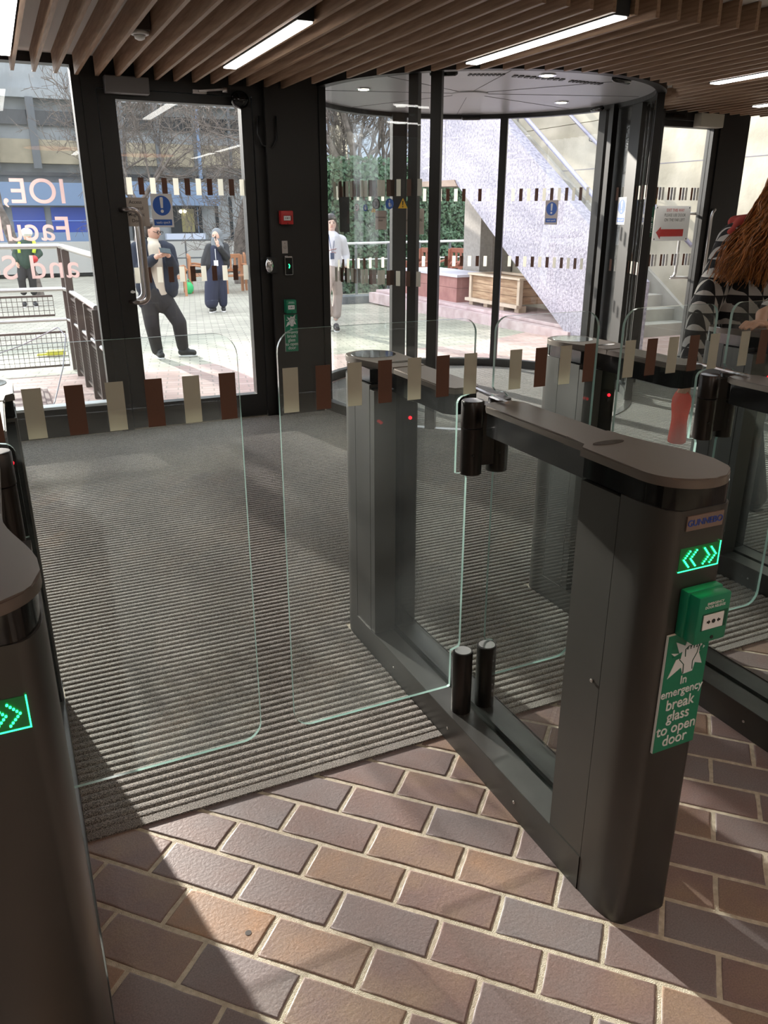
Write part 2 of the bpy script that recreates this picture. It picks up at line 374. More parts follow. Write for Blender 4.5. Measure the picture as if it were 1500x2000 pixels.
for i, (x, y) in enumerate(((.95, .35), (2.3, -.5))):
    t = empty('pendant_lamp', (x, y, 2.62), label=('round copper disc pendant lamp over the gates, nearer the facade', 'round copper disc pendant lamp set further back in the lobby')[i], cat='pendant lamp')
    q_ = MB(); q_.tube([(0, 0, 0), (0, 0, -.14)], .006, 8); q_.build('cord', M_dark, t)
    q_ = MB(); q_.tube([(0, 0, -.13), (0, 0, -.15), (0, 0, -.165)], [.30, .42, .42], 40); q_.build('shade', mat('copper', (.75, .32, .15), .35, .9), t)
    q_ = MB(); q_.tube([(0, 0, -.166), (0, 0, -.169)], .40, 40); q_.build('diffuser', mat('orange_diffuser', (.8, .4, .2), .5, emit=(1, .45, .2), es=2.5), t)
q_ = MB(); g_ = atZ(485, 1822); q_.tube([(g_.x, g_.y, 0), (g_.x, g_.y, .0009)], .0075, 16); o = q_.build('gum_spot', mat('gum_grey', (.06, .05, .048), .7)); tag(o, 'small dark round spot stuck to a sunlit tile near the left gate', 'stain')
# smoke detector in its timber box
p = atZ(278, 70, 2.50); px_s = round((p.x - .342) / .132) * .132 + .342
t = empty('smoke_detector', (px_s, p.y, 2.62), label='round white smoke detector under a small dark box between the slats at top left', cat='smoke detector')
qbox('mounting_box', (-.050, -.06, -.10), (.050, .06, 0), mat('box_brown', (.05, .035, .028), .6), t)
x = MB(); x.tube([(0, 0, -.10), (0, 0, -.115), (0, 0, -.118)], [.05, .05, .042], 24); x.tube([(0, 0, -.118), (0, 0, -.135), (0, 0, -.142)], [.03, .026, .012], 20)
x.build('sensor_head', M_white, t)
x = MB(); x.tube([(0, 0, -.1185), (0, 0, -.1195)], [.034, .034], 20); x.build('grille_ring', mat('grey_plastic', (.3, .3, .3), .5), t)

# ------------------------------------------------------------------ facade
FY = 6.40
def strips(parent, plane_fn, n, start_white, z0, z1, wdt, pitch, s0, name='marker_strip', th=.0012):
    for i in range(n):
        m = M_creamw if (i % 2 == 0) == start_white else M_brown
        pts = plane_fn(s0 + pitch * i - wdt / 2, s0 + pitch * i + wdt / 2)
        x = MB(); (ax, ay), (bx, by), (nx, ny) = pts
        c = Vector(((ax + bx) / 2, (ay + by) / 2, (z0 + z1) / 2)); d = Vector((bx - ax, by - ay, 0)) / 2; nn = Vector((nx, ny, 0)).normalized()
        x.obox(c, d, nn * th / 2, (0, 0, (z1 - z0) / 2))
        x.build(name, m, parent)
def flat(yp): return lambda a, b: ((a, yp), (b, yp), (0, 1))
def pane(name, x0, x1, z0, z1, parent, yc=6.45, m=None, **k):
    x = MB(); x.box((x0, yc - .006, z0), (x1, yc + .006, z1)); return x.build(name, m or M_fglass, parent, **k)
def frame(parent, rects, y0=FY, y1=6.52, m=None, name='frame'):
    x = MB()
    for r in rects: x.box((r[0], y0, r[1]), (r[2], y1, r[3]))
    return x.build(name, m or M_frame, parent)
# window_1 with lettering read from outside
w1 = empty('window_1', (0, 0, 0), kind='structure')
frame(w1, [(-1.75, 0, -1.65, 2.62), (.64, 0, .70, 2.62), (-1.65, 0, .64, .215), (-1.65, 2.56, .64, 2.62)])
x = MB(); x.box((-1.65, 6.405, .215), (.64, 6.52, .235)); x.build('sill', mat('pale_sill', (.55, .58, .6), .3), w1)
g1 = pane('pane', -1.65, .64, .23, 2.56, w1)
for body, z in (('IOE,', 1.753), ('Faculty', 1.503), ('and Society', 1.243)):
    text_mesh('lettering', body, .232, (.525 if body != 'and Society' else .545, 6.462, z), BACK, M_pinkw, g1, align='LEFT', ext=.0008, spacing=1.04)
# door_1
d1 = empty('door_1', (0, 0, 0), kind='structure')
frame(d1, [(.70, 0, .795, 2.62), (1.905, 0, 1.99, 2.62), (.795, 2.43, 1.905, 2.62)], 6.39, 6.53, name='door_frame')
frame(d1, [(.80, .01, .92, 2.425), (1.82, .01, 1.90, 2.425), (.92, .01, 1.82, .195), (.92, 2.365, 1.82, 2.425)], 6.405, 6.495, name='leaf_frame')
dp = pane('pane', .92, 1.82, .195, 2.365, d1)
strips(dp, flat(6.441), 11, True, 1.745, 1.862, .040, .0845, .96)
strips(dp, flat(6.441), 11, True, 1.118, 1.232, .040, .0845, .95)
def dhandle(name, parent, x0, x1, z0, z1, y0, y1, rr, m, r=.017, side=1):
    pts = [(x0, y0, z1)]
    n = 6; rad = .06
    pts.append((x0, y1, z1) if side == 0 else (x0 + (x1 - x0) * .3, (y0 * .3 + y1 * .7), z1))
    for i in range(n + 1):
        a = R(90 * i / n); pts.append((x1 - rad + rad * math.sin(a), y1, z1 - rad + rad * math.cos(a)))
    for i in range(n + 1):
        a = R(90 * i / n); pts.append((x1 - rad + rad * math.cos(a), y1, z0 + rad - rad * math.sin(a)))
    pts.append((x0 + (x1 - x0) * .3, (y0 * .3 + y1 * .7), z0)); pts.append((x0, y0, z0))
    x = MB(); x.tube(pts, r, 12); return x.build(name, m, parent)
dhandle('pull_handle', d1, .87, 1.00, .985, 1.64, 6.40, 6.33, 0, mat('satin_bronze_steel', (.36, .31, .28), .3, 1.0))
dhandle('pull_handle', d1, .87, 1.00, .985, 1.64, 6.50, 6.57, 0, M_steel)
x = MB(); x.tube([(.895, 6.405, 1.06), (.895, 6.38, 1.06)], .012, 12); x.box((.878, 6.372, 1.053), (.912, 6.382, 1.067), bev=.003); x.build('thumb_turn', M_white, d1)
x = MB(); x.box((.848, 6.30, 2.393), (1.145, 6.395, 2.50), bev=.006); x.build('closer_box', mat('grey_box', (.16, .15, .15), .45), d1)
x = MB(); x.box((1.46, 6.36, 2.425), (1.56, 6.39, 2.45)); x.bar((1.50, 6.35, 2.44), (1.69, 6.34, 2.46), .022, .012); x.tube([(1.69, 6.34, 2.44), (1.69, 6.34, 2.475)], .02, 12); x.build('closer_arm', M_steel, d1)
x = MB(); x.sphere((1.80, 6.35, 2.40), (.07, .05, .06), 20); x.box((1.76, 6.37, 2.36), (1.84, 6.395, 2.45)); x.build('sensor_dome', M_band, d1)
x = MB(); x.tube([(1.94, 6.36, 2.30), (1.925, 6.35, 2.18), (1.955, 6.345, 2.10), (2.02, 6.32, 2.08), (2.06, 6.32, 2.14), (2.06, 6.32, 2.3)], .008, 8)
o = x.build('cable_loop', M_dark); tag(o, 'black cable hanging in a loop on the dark post beside the left door', 'cable')
# post between door_1 and the rotunda
x = MB(); x.box((1.99, 6.34, 0), (2.40, 6.52, 2.62)); x.box((2.14 - .16, 6.32, 0), (2.01, 6.35, 2.62)); x.box((2.40, 6.42, 0), (2.49, 6.54, 2.62))
x.build('trim_1', M_post, kind='structure')
x = MB(); x.box((5.45, 6.16, 0), (5.72, 6.50, 2.62)); x.build('trim_2', M_post, kind='structure')
x = MB(); x.tube([(5.455, 6.22, 0.02), (5.455, 6.22, 2.3)], .004, 6); o = x.build('trim_3', M_chrome, kind='structure')
# door_3
d3 = empty('door_3', (0, 0, 0), kind='structure')
frame(d3, [(6.665, 0, 7.00, 2.62), (5.72, 2.46, 6.665, 2.62), (5.72, 0, 5.80, 2.62)], 6.39, 6.53, name='door_frame')
frame(d3, [(6.59, .01, 6.66, 2.455), (5.80, .01, 6.59, .18), (5.80, 2.40, 6.59, 2.455), (5.80, .01, 5.86, 2.455)], 6.405, 6.495, name='leaf_frame')
dp3 = pane('pane', 5.86, 6.59, .18, 2.40, d3)
for zz0, zz1, s0 in ((1.745, 1.862, 5.985), (1.118, 1.232, 5.985)):
    for i in range(4):
        for dx, m, wd in ((0, M_brown, .026), (.038, mat('silver_film', (.45, .46, .52), .5), .028), (.076, M_white, .028)):
            x = MB(); cxx = s0 + .152 * i + dx; x.box((cxx - wd / 2, 6.4405, zz0), (cxx + wd / 2, 6.4417, zz1)); x.build('marker_strip', m, dp3)
dhandle('pull_handle', d3, 6.63, 6.48, .985, 1.62, 6.50, 6.57, 0, M_steel, r=.014)
def dh2(parent):
    pts = [(6.66, 6.40, 1.64), (6.62, 6.32, 1.64)]
    x = MB(); x.tube([(6.72, 6.40, 1.65), (6.67, 6.33, 1.655), (6.635, 6.32, 1.63), (6.625, 6.32, 1.58), (6.625, 6.32, 1.03), (6.64, 6.32, .99), (6.72, 6.40, .98)], .015, 12); x.build('pull_handle', M_steel, parent)
dh2(d3)
x = MB(); x.box((6.30, 6.30, 2.40), (6.60, 6.395, 2.52), bev=.006); x.build('closer_box', mat('beige_box', (.42, .40, .34), .5), d3)
x = MB(); x.box((5.86, 6.34, 2.47), (6.15, 6.39, 2.50)); x.build('closer_arm', M_band, d3)
# window_2
w2 = empty('window_2', (0, 0, 0), kind='structure')
frame(w2, [(7.00, 0, 7.06, 2.62), (8.93, 0, 9.0, 2.62), (7.06, 0, 8.93, .2), (7.06, 2.56, 8.93, 2.62)])
pane('pane', 7.06, 8.93, .2, 2.56, w2)
x = MB(); x.box((-1.9, 6.42, 0), (-1.75, 6.52, 2.62)); x.box((-3.0, 6.42, 0), (-1.9, 6.52, 2.62)); x.build('wall_front', M_wallp, kind='structure')

# ------------------------------------------------------------------ glass rotunda (door_2)
d2 = empty('door_2', (CX, CY, 0), kind='structure')
def arc_pane(name, a0, a1, r, z0, z1, m, parent, th=.010, **k):
    x = MB(); n = max(3, int(abs(a1 - a0) / 3)); pi = []; po = []
    for i in range(n + 1):
        a = R(a0 + (a1 - a0) * i / n); pi.append(((r - th / 2) * math.cos(a), (r - th / 2) * math.sin(a))); po.append(((r + th / 2) * math.cos(a), (r + th / 2) * math.sin(a)))
    x.prism(pi + po[::-1], z0, z1); o = x.build(name, m, parent, **k)
    if m is not M_frame:
        pass
    return o
def arc_ring(name, a0, a1, ri, ro, z0, z1, m, parent):
    x = MB(); n = max(3, int(abs(a1 - a0) / 3))
    for i in range(n):
        b0, b1 = R(a0 + (a1 - a0) * i / n), R(a0 + (a1 - a0) * (i + 1) / n)
        x.prism([(ri * math.cos(b0), ri * math.sin(b0)), (ro * math.cos(b0), ro * math.sin(b0)), (ro * math.cos(b1), ro * math.sin(b1)), (ri * math.cos(b1), ri * math.sin(b1))], z0, z1)
    bmesh.ops.remove_doubles(x.bm, verts=x.bm.verts, dist=1e-5)
    return x.build(name, m, parent)
arc_ring('sill_ring', 48, 221, CR - .035, CR + .035, 0, .085, M_frame, d2)
arc_ring('sill_ring', -40, 48, CR - .035, CR + .035, 0, .085, M_frame, d2)
x = MB(); 
arc_ring('threshold', 221, 320, CR - .03, CR + .03, 0, .012, M_steel, d2)
arc_ring('head_ring', 0, 360, CR - .04, CR + .04, 2.53, 2.60, M_frame, d2)
x = MB(); x.prism([((CR - .03) * math.cos(R(a)), (CR - .03) * math.sin(R(a))) for a in range(0, 360, 4)], 2.57, 2.605, smooth_side=True); x.build('ceiling_disc', M_drumc, d2)
x = MB(); x.prism([((CR + .06) * math.cos(R(a)), (CR + .06) * math.sin(R(a))) for a in range(0, 181, 4)], 2.606, 2.9); x.build('canopy_fascia', M_frame, d2)
def stile(parent, a, r, tw=.07, rw=.06, z0=0.0, z1=2.56, name='stile'):
    a = R(a); c = Vector((r * math.cos(a), r * math.sin(a), (z0 + z1) / 2)); t = Vector((-math.sin(a), math.cos(a), 0)); n = Vector((math.cos(a), math.sin(a), 0))
    x = MB(); x.obox(c, t * tw / 2, n * rw / 2, (0, 0, (z1 - z0) / 2)); return x.build(name, M_frame, parent)
for a, r, tw in ((220.0, CR - .055, .072), (227.2, CR, .078), (182, CR, .075), (137, CR, .055), (48.5, CR, .075), (93.0, CR - .05, .165), (5.5, CR, .09), (-1.5, CR - .05, .06), (-15, CR, .20), (-40, CR, .075)):
    stile(d2, a, r, tw)
def drum_strips(parent, a0, a1, r, zs, white=True, pitch=.085, wdt=.036):
    da = math.degrees(pitch / r); n = int(abs(a1 - a0) / da)
    for z0, z1 in zs:
        for i in range(n):
            a = R(a0 + da * (i + .5)); m = M_creamw if (i % 2 == 0) == white else M_brown
            c = Vector(((r - .007) * math.cos(a), (r - .007) * math.sin(a), (z0 + z1) / 2)); t = Vector((-math.sin(a), math.cos(a), 0)); nn = Vector((math.cos(a), math.sin(a), 0))
            x = MB(); x.obox(c, t * wdt / 2, nn * .0007, (0, 0, (z1 - z0) / 2)); x.build('marker_strip', m, parent)
ZS = ((1.735, 1.850), (1.095, 1.205)); ZF = ((1.742, 1.865), (1.085, 1.192))
for a0, a1, r, zs in ((187, 225, CR, ZS), (186, 217, CR - .055, ZS), (139, 181, CR, ZF), (98, 133, CR - .05, ZF), (51, 88, CR - .05, ZF), (8, 46, CR, ZF), (-38, -3, CR, ZS)):
    o = arc_pane('curved_pane', a0, a1, r, .08, 2.54, M_fglass, d2); drum_strips(o, a0 + 1, a1, r, zs)
for k, (xx, yy) in enumerate(((2.918, 6.622), (4.876, 6.593), (3.871, 5.431))):
    x = MB(); x.tube([(xx - CX, yy - CY, 2.572), (xx - CX, yy - CY, 2.562)], [.062, .066], 24); o = x.build('downlight', M_chrome, d2)
    x = MB(); x.tube([(xx - CX, yy - CY, 2.5635), (xx - CX, yy - CY, 2.560)], .045, 24); x.build('lens', M_down, o)
x = MB(); x.tube([(-.1, 0, 2.573), (-.1, 0, 2.560)], [.16, .15], 32); x.build('hub_cover', mat('drum_cover', (.38, .39, .41), .4), d2)
x = MB()
for a in (20, 68, 118, 165, 205, 250, 300, 340): x.bar((.16 * math.cos(R(a)) - .1, .16 * math.sin(R(a)), 2.569), (1.4 * math.cos(R(a)), 1.4 * math.sin(R(a)), 2.569), .004, .003)
x.build('panel_seam', mat('seam', (.12, .12, .13), .6), d2)
for (ax, ay), (bx, by) in (((914, 146), (986, 146)), ((1000, 148), (1103, 156)), ((1112, 158), (1176, 164))):
    a, b = atZ(ax, ay, 2.568), atZ(bx, by, 2.568); n = 9
    x = MB()
    for i in range(n):
        c = a.lerp(b, (i + .5) / n); x.bar((c.x - CX - .012, c.y - CY - .035, 2.567), (c.x - CX + .012, c.y - CY + .035, 2.567), (b - a).length / n * .6, .006)
    x.build('vent_slot', M_dark, d2)
for a, r, ln in ((228, CR - .1, .2), (62, CR - .1, .2), (5, CR - .12, .16), (160, CR - .12, .12), (287, CR - .1, .22)):
    a = R(a); c = Vector((r * math.cos(a), r * math.sin(a), 2.535)); t = Vector((-math.sin(a), math.cos(a), 0)) * ln / 2
    x = MB(); x.tube([c - t * 1.0, c - t * .85, c + t * .85, c + t], [.012, .024, .024, .012], 12); x.build('motion_sensor', M_band, d2)
# ================================================================== SPEED GATES
def body_outline(w=.095, y0=0.0, y1=.26, r=.085, n=7, flat=.055):
    # half-stadium nose at y0 with a flat end face, square back at y1
    pts = [(w, y1)]
    for i in range(n + 1):
        a = R(90 * i / n); pts.append((flat + (w - flat) * math.cos(a), y0 + r - r * math.sin(a)))
    for i in range(n + 1):
        a = R(90 - 90 * i / n); pts.append((-flat - (w - flat) * math.cos(a), y0 + r - r * math.sin(a)))
    pts.append((-w, y1)); return pts
def chev(x, cx, cz, dirn, y, n_mi=0):
    for ox in (-.009, .009):
        for k in range(-4, 5):
            px_ = cx + ox + dirn * (-abs(k)) * .0036 + (0 if dirn > 0 else 0); x.sphere((px_, y, cz + k * .0042), .0021, 6, n_mi)
def pedestal_end(g, sgn, with_led_display):
    # sgn=+1: the near end (towards -Y); built with nose at local y = 0 and the back at .26, then turned for the far end
    T = Matrix.Identity(4) if sgn > 0 else Matrix.Translation((0, 1.67, 0)) @ Matrix.Rotation(math.pi, 4, 'Z')
    def fin(x, name, m, par=g, auto=35, **k):
        bmesh.ops.transform(x.bm, matrix=T, verts=x.bm.verts); return x.build(name, m, par, auto=auto, **k)
    x = MB(); o = body_outline(y1=.134); x.prism(o, 0, 1.062); fin(x, 'end_panel', M_gate)
    x = MB(); x.box((-.0945, .136, 0), (.0945, .262, 1.055)); b = fin(x, 'side_panel', M_gate)
    x = MB(); x.box((-.0925, .1335, .0), (.0925, .1365, 1.05)); fin(x, 'joint_gap', M_dark)
    x = MB(); x.box((-.088, .262, .10), (.088, .2655, 1.045)); ip = fin(x, 'inner_panel', M_band)
    x = MB(); x.box((.010, .2655, .105), (.094, .30, 1.04)); fin(x, 'inner_post', M_gate)
    x = MB(); x.tube([(-.062, .266, .925), (-.062, .270, .925)], .006, 10); fin(x, 'sensor_light', M_ledr, ip)
    x = MB(); x.tube([(-.062, .266, .905), (-.062, .268, .905)], .007, 10); fin(x, 'sensor_lens', M_dark, ip)
    x = MB(); o = body_outline(w=.092, y0=.002, y1=.262, r=.085, flat=.05); x.prism(o, 1.062, 1.108); fin(x, 'band', M_band)
    # cap with the S-curve into the arm
    cap = [(-.098, .27)]
    for i in range(10):
        a = R(10 * i); cap.append((-.098 + .098 * (1 - math.cos(a)), .085 - .100 * math.sin(a)))
    for i in range(10):
        a = R(90 - 10 * i); cap.append((.100 - .100 * (1 - math.cos(a)), .085 - .100 * math.sin(a)))
    for t in range(1, 9):
        u = t / 8; s_ = u * u * (3 - 2 * u); cap.append((.100 - .047 * s_, .10 + .24 * u))
    cap.append((.053, .36)); cap.append((-.072, .36)); cap.append((-.072, .285)); 
    x = MB(); x.prism(cap, 1.108, 1.128)
    es = [e for e in x.bm.edges if abs(e.verts[0].co.z - 1.128) < 1e-4 and abs(e.verts[1].co.z - 1.128) < 1e-4]
    bmesh.ops.bevel(x.bm, geom=es, offset=.003, segments=2, affect='EDGES')
    c = fin(x, 'cap', M_cap)
    x = MB(); x.prism([(-.02 + .042 * math.cos(R(a)), .272 + .014 * math.sin(R(a))) for a in range(0, 360, 15)], 1.128, 1.1292); fin(x, 'reader_mark', mat('cap_oval', (.13, .115, .10), .15, .7), c)
    # arm with bevelled end
    x = MB(); x.prism([(-.070, .34), (.052, .34), (.052, .70), (.030, .735), (-.050, .735), (-.070, .70)], 1.108, 1.126)
    bmesh.ops.bevel(x.bm, geom=[e for e in x.bm.edges if e.verts[0].co.z > 1.125 and e.verts[1].co.z > 1.125], offset=.003, segments=2, affect='EDGES')
    a_ = fin(x, 'arm', M_cap)
    x = MB(); x.prism([(-.066, .262), (.049, .262), (.049, .70), (.028, .73), (-.047, .73), (-.066, .70)], 1.045, 1.108); fin(x, 'arm_underside', M_band, a_)
    if sgn < 0:
        x = MB(); n = 20
        x.prism([(.082 * math.cos(R(a)), .088 + .082 * math.sin(R(a))) for a in range(0, 360, 15)], 1.128, 1.1295); fin(x, 'polished_top', mat('polished_top', (.6, .62, .63), .06, 1.0), c)
    if with_led_display:
        x = MB(); x.box((-.050, -.0012, .932), (.057, .001, .982)); dsp = fin(x, 'light_display', M_led2, auto=None)
        x = MB(); chev(x, -.031, .957, -1, -.003); chev(x, .037, .957, 1, -.003); fin(x, 'arrow_light', M_led, dsp)
        x = MB(); x.box((-.0505, -.0022, .9305), (.0575, -.0010, .9325)); x.box((.0555, -.0022, .9305), (.0575, -.0010, .983)); fin(x, 'display_edge', M_led, dsp, auto=None)
def screw(g, pts):
    for p_ in pts:
        x = MB(); x.tube([(p_[0] + .001, p_[1], p_[2]), (p_[0] - .0022, p_[1], p_[2])], .0045, 8); x.build('screw', M_steel, g)
def gate(gx, label, wl, wr):
    # wl: x-extent of the wing reaching left of this gate (lane on its left), wr: the wing reaching right
    g = empty('speed_gate', (gx, 1.05, 0), label=label, cat='turnstile gate', group='row of glass speed gates')
    pedestal_end(g, 1, True); pedestal_end(g, -1, False)
    # low plinth between the pedestals
    x = MB(); x.box((-.095, .262, 0), (-.012, 1.408, .100)); x.box((.012, .262, 0), (.095, 1.408, .100)); x.box((-.012, .262, 0), (.012, 1.408, .086))
    pl = x.build('plinth', M_plinth, g)
    x = MB(); x.box((-.097, .136, 0), (-.0945, 1.534, .103)); x.box((.0945, .136, 0), (.097, 1.534, .103)); x.build('plinth_skirt', M_gate, g)
    x = MB(); x.box((-.006, .268, .088), (.006, 1.402, 1.045)); x.build('infill_glass', M_glass, g)
    screw(g, [(-.0965, .16, .60), (-.0965, .42, .05), (-.0965, .80, .05), (-.0965, 1.2, .05)])
    for sx in (-1, 1):
        cx_ = sx * .044; cy = .81
        x = MB(); x.tube([(cx_, cy, .905), (cx_, cy, 1.04)], .0315, 24); x.tube([(cx_, cy, 1.0435), (cx_, cy, 1.115), (cx_, cy, 1.118)], [.0325, .0325, .030], 24)
        h = x.build('hinge', M_hinge, g, auto=40)
        x = MB(); x.tube([(cx_ - .012, cy - .029, .965), (cx_ - .012, cy - .033, .965)], .0035, 8); x.build('fixing', M_dark, h)
        x = MB(); x.tube([(cx_, cy, .086), (cx_, cy, .315), (cx_, cy, .318)], [.0315, .0315, .030], 24); f = x.build('floor_hinge', M_hinge, g, auto=40)
        x = MB(); x.tube([(cx_, cy, .3182), (cx_, cy, .3195)], .026, 20); x.build('top_disc', M_steel, f)
    x = MB(); x.box((-.03, .79, .93), (.03, .83, 1.105)); x.build('hinge_block', M_hinge, g)
    x = MB(); x.bar((-.012, .69, 1.132), (.012, .93, 1.132), .012, .006); x.build('link_bar', M_chrome, g)
    def wing(sx, reach, n):
        # outline in x,z; hinge side near x=0, free edge at sx*reach ; plane y = .83
        P0 = [(.032, 1.34 - .0)]
        o = []
        r = .055; zt, zb, xf = 1.340, .187, reach
        def arc(cx, cz, a0, a1, rr=r, n=7): return [(cx + rr * math.cos(R(a0 + (a1 - a0) * i / n)), cz + rr * math.sin(R(a0 + (a1 - a0) * i / n))) for i in range(n + 1)]
        o += arc(.032 + .04, zt - .04, 180, 90, .04); o += arc(xf - r, zt - r, 90, 0); o += arc(xf - r, zb + r, 0, -90)
        o += [(.085, zb), (.078, zb + .004), (.078, .318), (.050, .326), (.046, .34), (.046, .885), (.052, .9), (.083, .904), (.083, .91), (.083, 1.07)]
        o += arc(.060, 1.105, -10, 90, .024, 5); o += [(.040, 1.134), (.032, 1.145)]
        o = [(sx * a, b) for a, b in o]
        y = .83
        x = MB(); x.prism(o, y - .005, y + .005, 'y', 0, 1); w_ = x.build('glass_wing', [M_wing, M_edge], g)
        m0 = .078 if n > 5 else .075
        x0 = reach - .030
        for i in range(n):
            px_ = sx * (x0 - .087 * i); m = M_cream if (i % 2 == 0) == (sx < 0) else M_brown
            x = MB(); x.box((px_ - .020, y - .0064, 1.133), (px_ + .020, y - .0052, 1.246)); x.build('marker_strip', m, w_)
    if wl: wing(-1, wl[0], wl[1])
    if wr: wing(1, wr[0], wr[1])
    return g
GM = 1.190
gate(GM, 'middle speed gate, whole in view, with a green emergency sign on its near end', (.600, 7), (.392, 4))
gate(-.110, 'speed gate cut off by the left edge, one green arrow in view', None, (.600, 7))
gate(2.085, 'second speed gate from the right edge, with black twin hinges beside the pink bottle', (.410, 5), (.395, 4))
gate(2.985, 'rightmost speed gate, on whose far cap a hand rests', (.410, 5), None)
# maker badge and emergency release on the middle gate
bx = GM
t = empty('name_badge', (bx, 1.05, 1.035), label='small brown metal name badge with blue lettering above the green arrows', cat='badge')
x = MB(); x.box((-.046, -.0035, -.0155), (.050, -.0002, .0155)); pl = x.build('plate', mat('badge_plate', (.26, .19, .16), .35, .6), t)
text_mesh('lettering', 'GUNNEBO', .019, (.002, -.0042, 0), FRONT, mat('badge_blue', (.01, .05, .30), .4), pl, ext=.0004)
def call_point(name, loc, rz, m, label, cat, w=.087, h=.107, d=.05, words=None, flip=False, scale=1.0, plain=True):
    t = empty(name, loc, rz, label=label, cat=cat)
    t.scale = (scale,) * 3
    x = MB(); x.box((-w / 2 - .004, -.022, -h / 2 + .004), (w / 2 + .004, -.0003, h / 2 + .002), bev=.003); x.box((-w / 2, -d, -h / 2), (w / 2, -.018, h / 2), bev=.005); b = x.build('housing', m, t, auto=40)
    x = MB(); x.box((-.031, -d - .0008, -.022), (.037, -d + .0005, .016)); x.build('recess', mat(m.name + '_dark', tuple(c * .4 for c in m.node_tree.nodes['Principled BSDF'].inputs['Base Color'].default_value[:3]), .5), b)
    x = MB(); x.box((-.029, -d - .0022, -.020), (.026, -d - .0004, .013)); pl = x.build('glass_plate', M_paper, b)
    x = MB()
    y = -d - .0028
    x.prism([(-.001 + .0045 * math.cos(R(a)), -.003 + .0045 * math.sin(R(a))) for a in range(0, 360, 20)], y - .0004, y + .0008, 'y')
    for s_ in (-1, 1):
        c0 = -.001 + s_ * .009
        x.prism([(c0, -.003), (c0 + s_ * .0045, .0015), (c0 + s_ * .0045, -.001), (c0 + s_ * .009, -.001), (c0 + s_ * .009, -.005), (c0 + s_ * .0045, -.005), (c0 + s_ * .0045, -.0075)], y - .0004, y + .0008, 'y')
    x.build('arrow_print', M_black, pl)
    x = MB(); x.tube([(.003, -d - .0012, -.042), (.003, -d + .001, -.042)], .0042, 14); x.build('key_hole', M_black, b)
    if words: text_mesh('lettering', words, .0078, (.0, -d - .0006, .033), FRONT, M_paper, b, ext=.0003, lines=1.0)
    return t
call_point('emergency_door_release', (bx + .012, 1.049, .838), 0, M_green, 'green emergency door release box on the near end of the middle gate', 'break glass box', words='EMERGENCY\nDOOR RELEASE')
def break_sign(loc, w, h, label, rz=0):
    t = empty('emergency_sign', loc, rz, label=label, cat='sign')
    x = MB(); x.box((-w / 2, -.006, -h / 2), (w / 2, -.0002, h / 2)); bk = x.build('backing', M_white, t)
    x = MB(); x.box((-w / 2 + .001, -.0072, -h / 2 + .0005), (w / 2, -.0058, h / 2 - .0005)); fc = x.build('face', M_green, t)
    k = w / .116; cz = h / 2 - .056 * k
    star = [(-.5, -.52), (-.30, -.02), (-.48, .16), (-.24, .10), (-.38, .44), (-.10, .28), (-.02, .50), (.14, .38), (.44, .62), (.34, .26), (.50, .12), (.34, .0), (.48, -.34), (.26, -.26), (.22, -.48), (-.06, -.50), (-.14, -.30)]
    x = MB(); x.prism([(a * .095 * k, cz + b * .088 * k) for a, b in star], -.0082, -.0068, 'y'); st = x.build('burst', M_paper, fc)
    x = MB()
    def ln(pts, r=.0011):
        x.tube([(a * .095 * k, -.0084, cz + b * .088 * k) for a, b in pts], r * k, 5)
    ln([(-.06, -.48), (-.08, -.22), (-.22, -.06), (-.20, -.02)]); ln([(-.06, -.02), (-.08, .18), (.0, .24)]); 
    for q in (-.02, .07, .16, .24): ln([(q, .16), (q + .02, .25), (q + .08, .25), (q + .10, .16)], .0009)
    ln([(.32, .24), (.28, .0), (.18, -.2), (.2, -.42)]); 
    x.build('fist_outline', mat('deep_green', (.0, .06, .035), .5), st)
    x = MB(); x.prism([(-.042 * k, cz + .004 * k), (-.016 * k, cz + .012 * k), (-.018 * k, cz - .002 * k), (-.030 * k, cz - .004 * k)], -.0086, -.0078, 'y'); x.prism([(.033 * k, cz + .012 * k), (.043 * k, cz + .02 * k), (.041 * k, cz + .006 * k), (.033 * k, cz + .002 * k)], -.0086, -.0078, 'y'); x.build('green_gap', M_green, st)
    for i, (tx, sz) in enumerate((('In', .025), ('emergency', .025), ('break', .033), ('glass', .033), ('to open', .033), ('door', .033))):
        z = cz - (.062, .089, .121, .153, .186, .217)[i] * k * (h / .300) / (w / .116)
        text_mesh('lettering', tx, sz * k * 1.14, (0, -.0079, z), FRONT, M_paper, fc, ext=.0006, sx=.93)
    return t
break_sign((bx + .003, 1.0488, .645), .117, .290, 'green and white break glass sign on the near end of the middle gate')
# items on the post beside the left door (post face y = 6.34)
py = 6.339
call_point('fire_alarm_point', (2.11, py, 1.585), 0, M_red, 'red fire alarm call point high on the dark post', 'fire alarm', w=.10, h=.10)
t = empty('key_switch', (2.095, py, 1.365), label='small steel key switch plate below the red alarm point', cat='switch')
x = MB(); x.box((-.024, -.004, -.048), (.024, 0, .048), bev=.002); pl = x.build('plate', M_steel, t)
x = MB(); x.tube([(0, -.004, 0), (0, -.012, 0)], .013, 16); x.tube([(0, -.004, .03), (0, -.006, .03)], .004, 8); x.build('key_barrel', M_chrome, pl)
t = empty('card_reader', (2.115, py, 1.225), label='slim black card reader with chrome edges and a green light, on the dark post', cat='card reader')
x = MB(); x.box((-.036, -.03, -.075), (.036, 0, .075), bev=.01); b = x.build('case', M_chrome, t); x = MB(); x.box((-.029, -.034, -.068), (.029, -.028, .060), bev=.003); f = x.build('face', M_band, t)
x = MB(); x.tube([(-.004, -.0355, .012), (.004, -.0355, .0), (-.002, -.0355, -.02)], .0035, 6); x.build('status_light', M_led, f)
t = empty('door_button', (1.965, py, 1.23), label='rounded chrome push button unit on the edge of the dark post', cat='button')
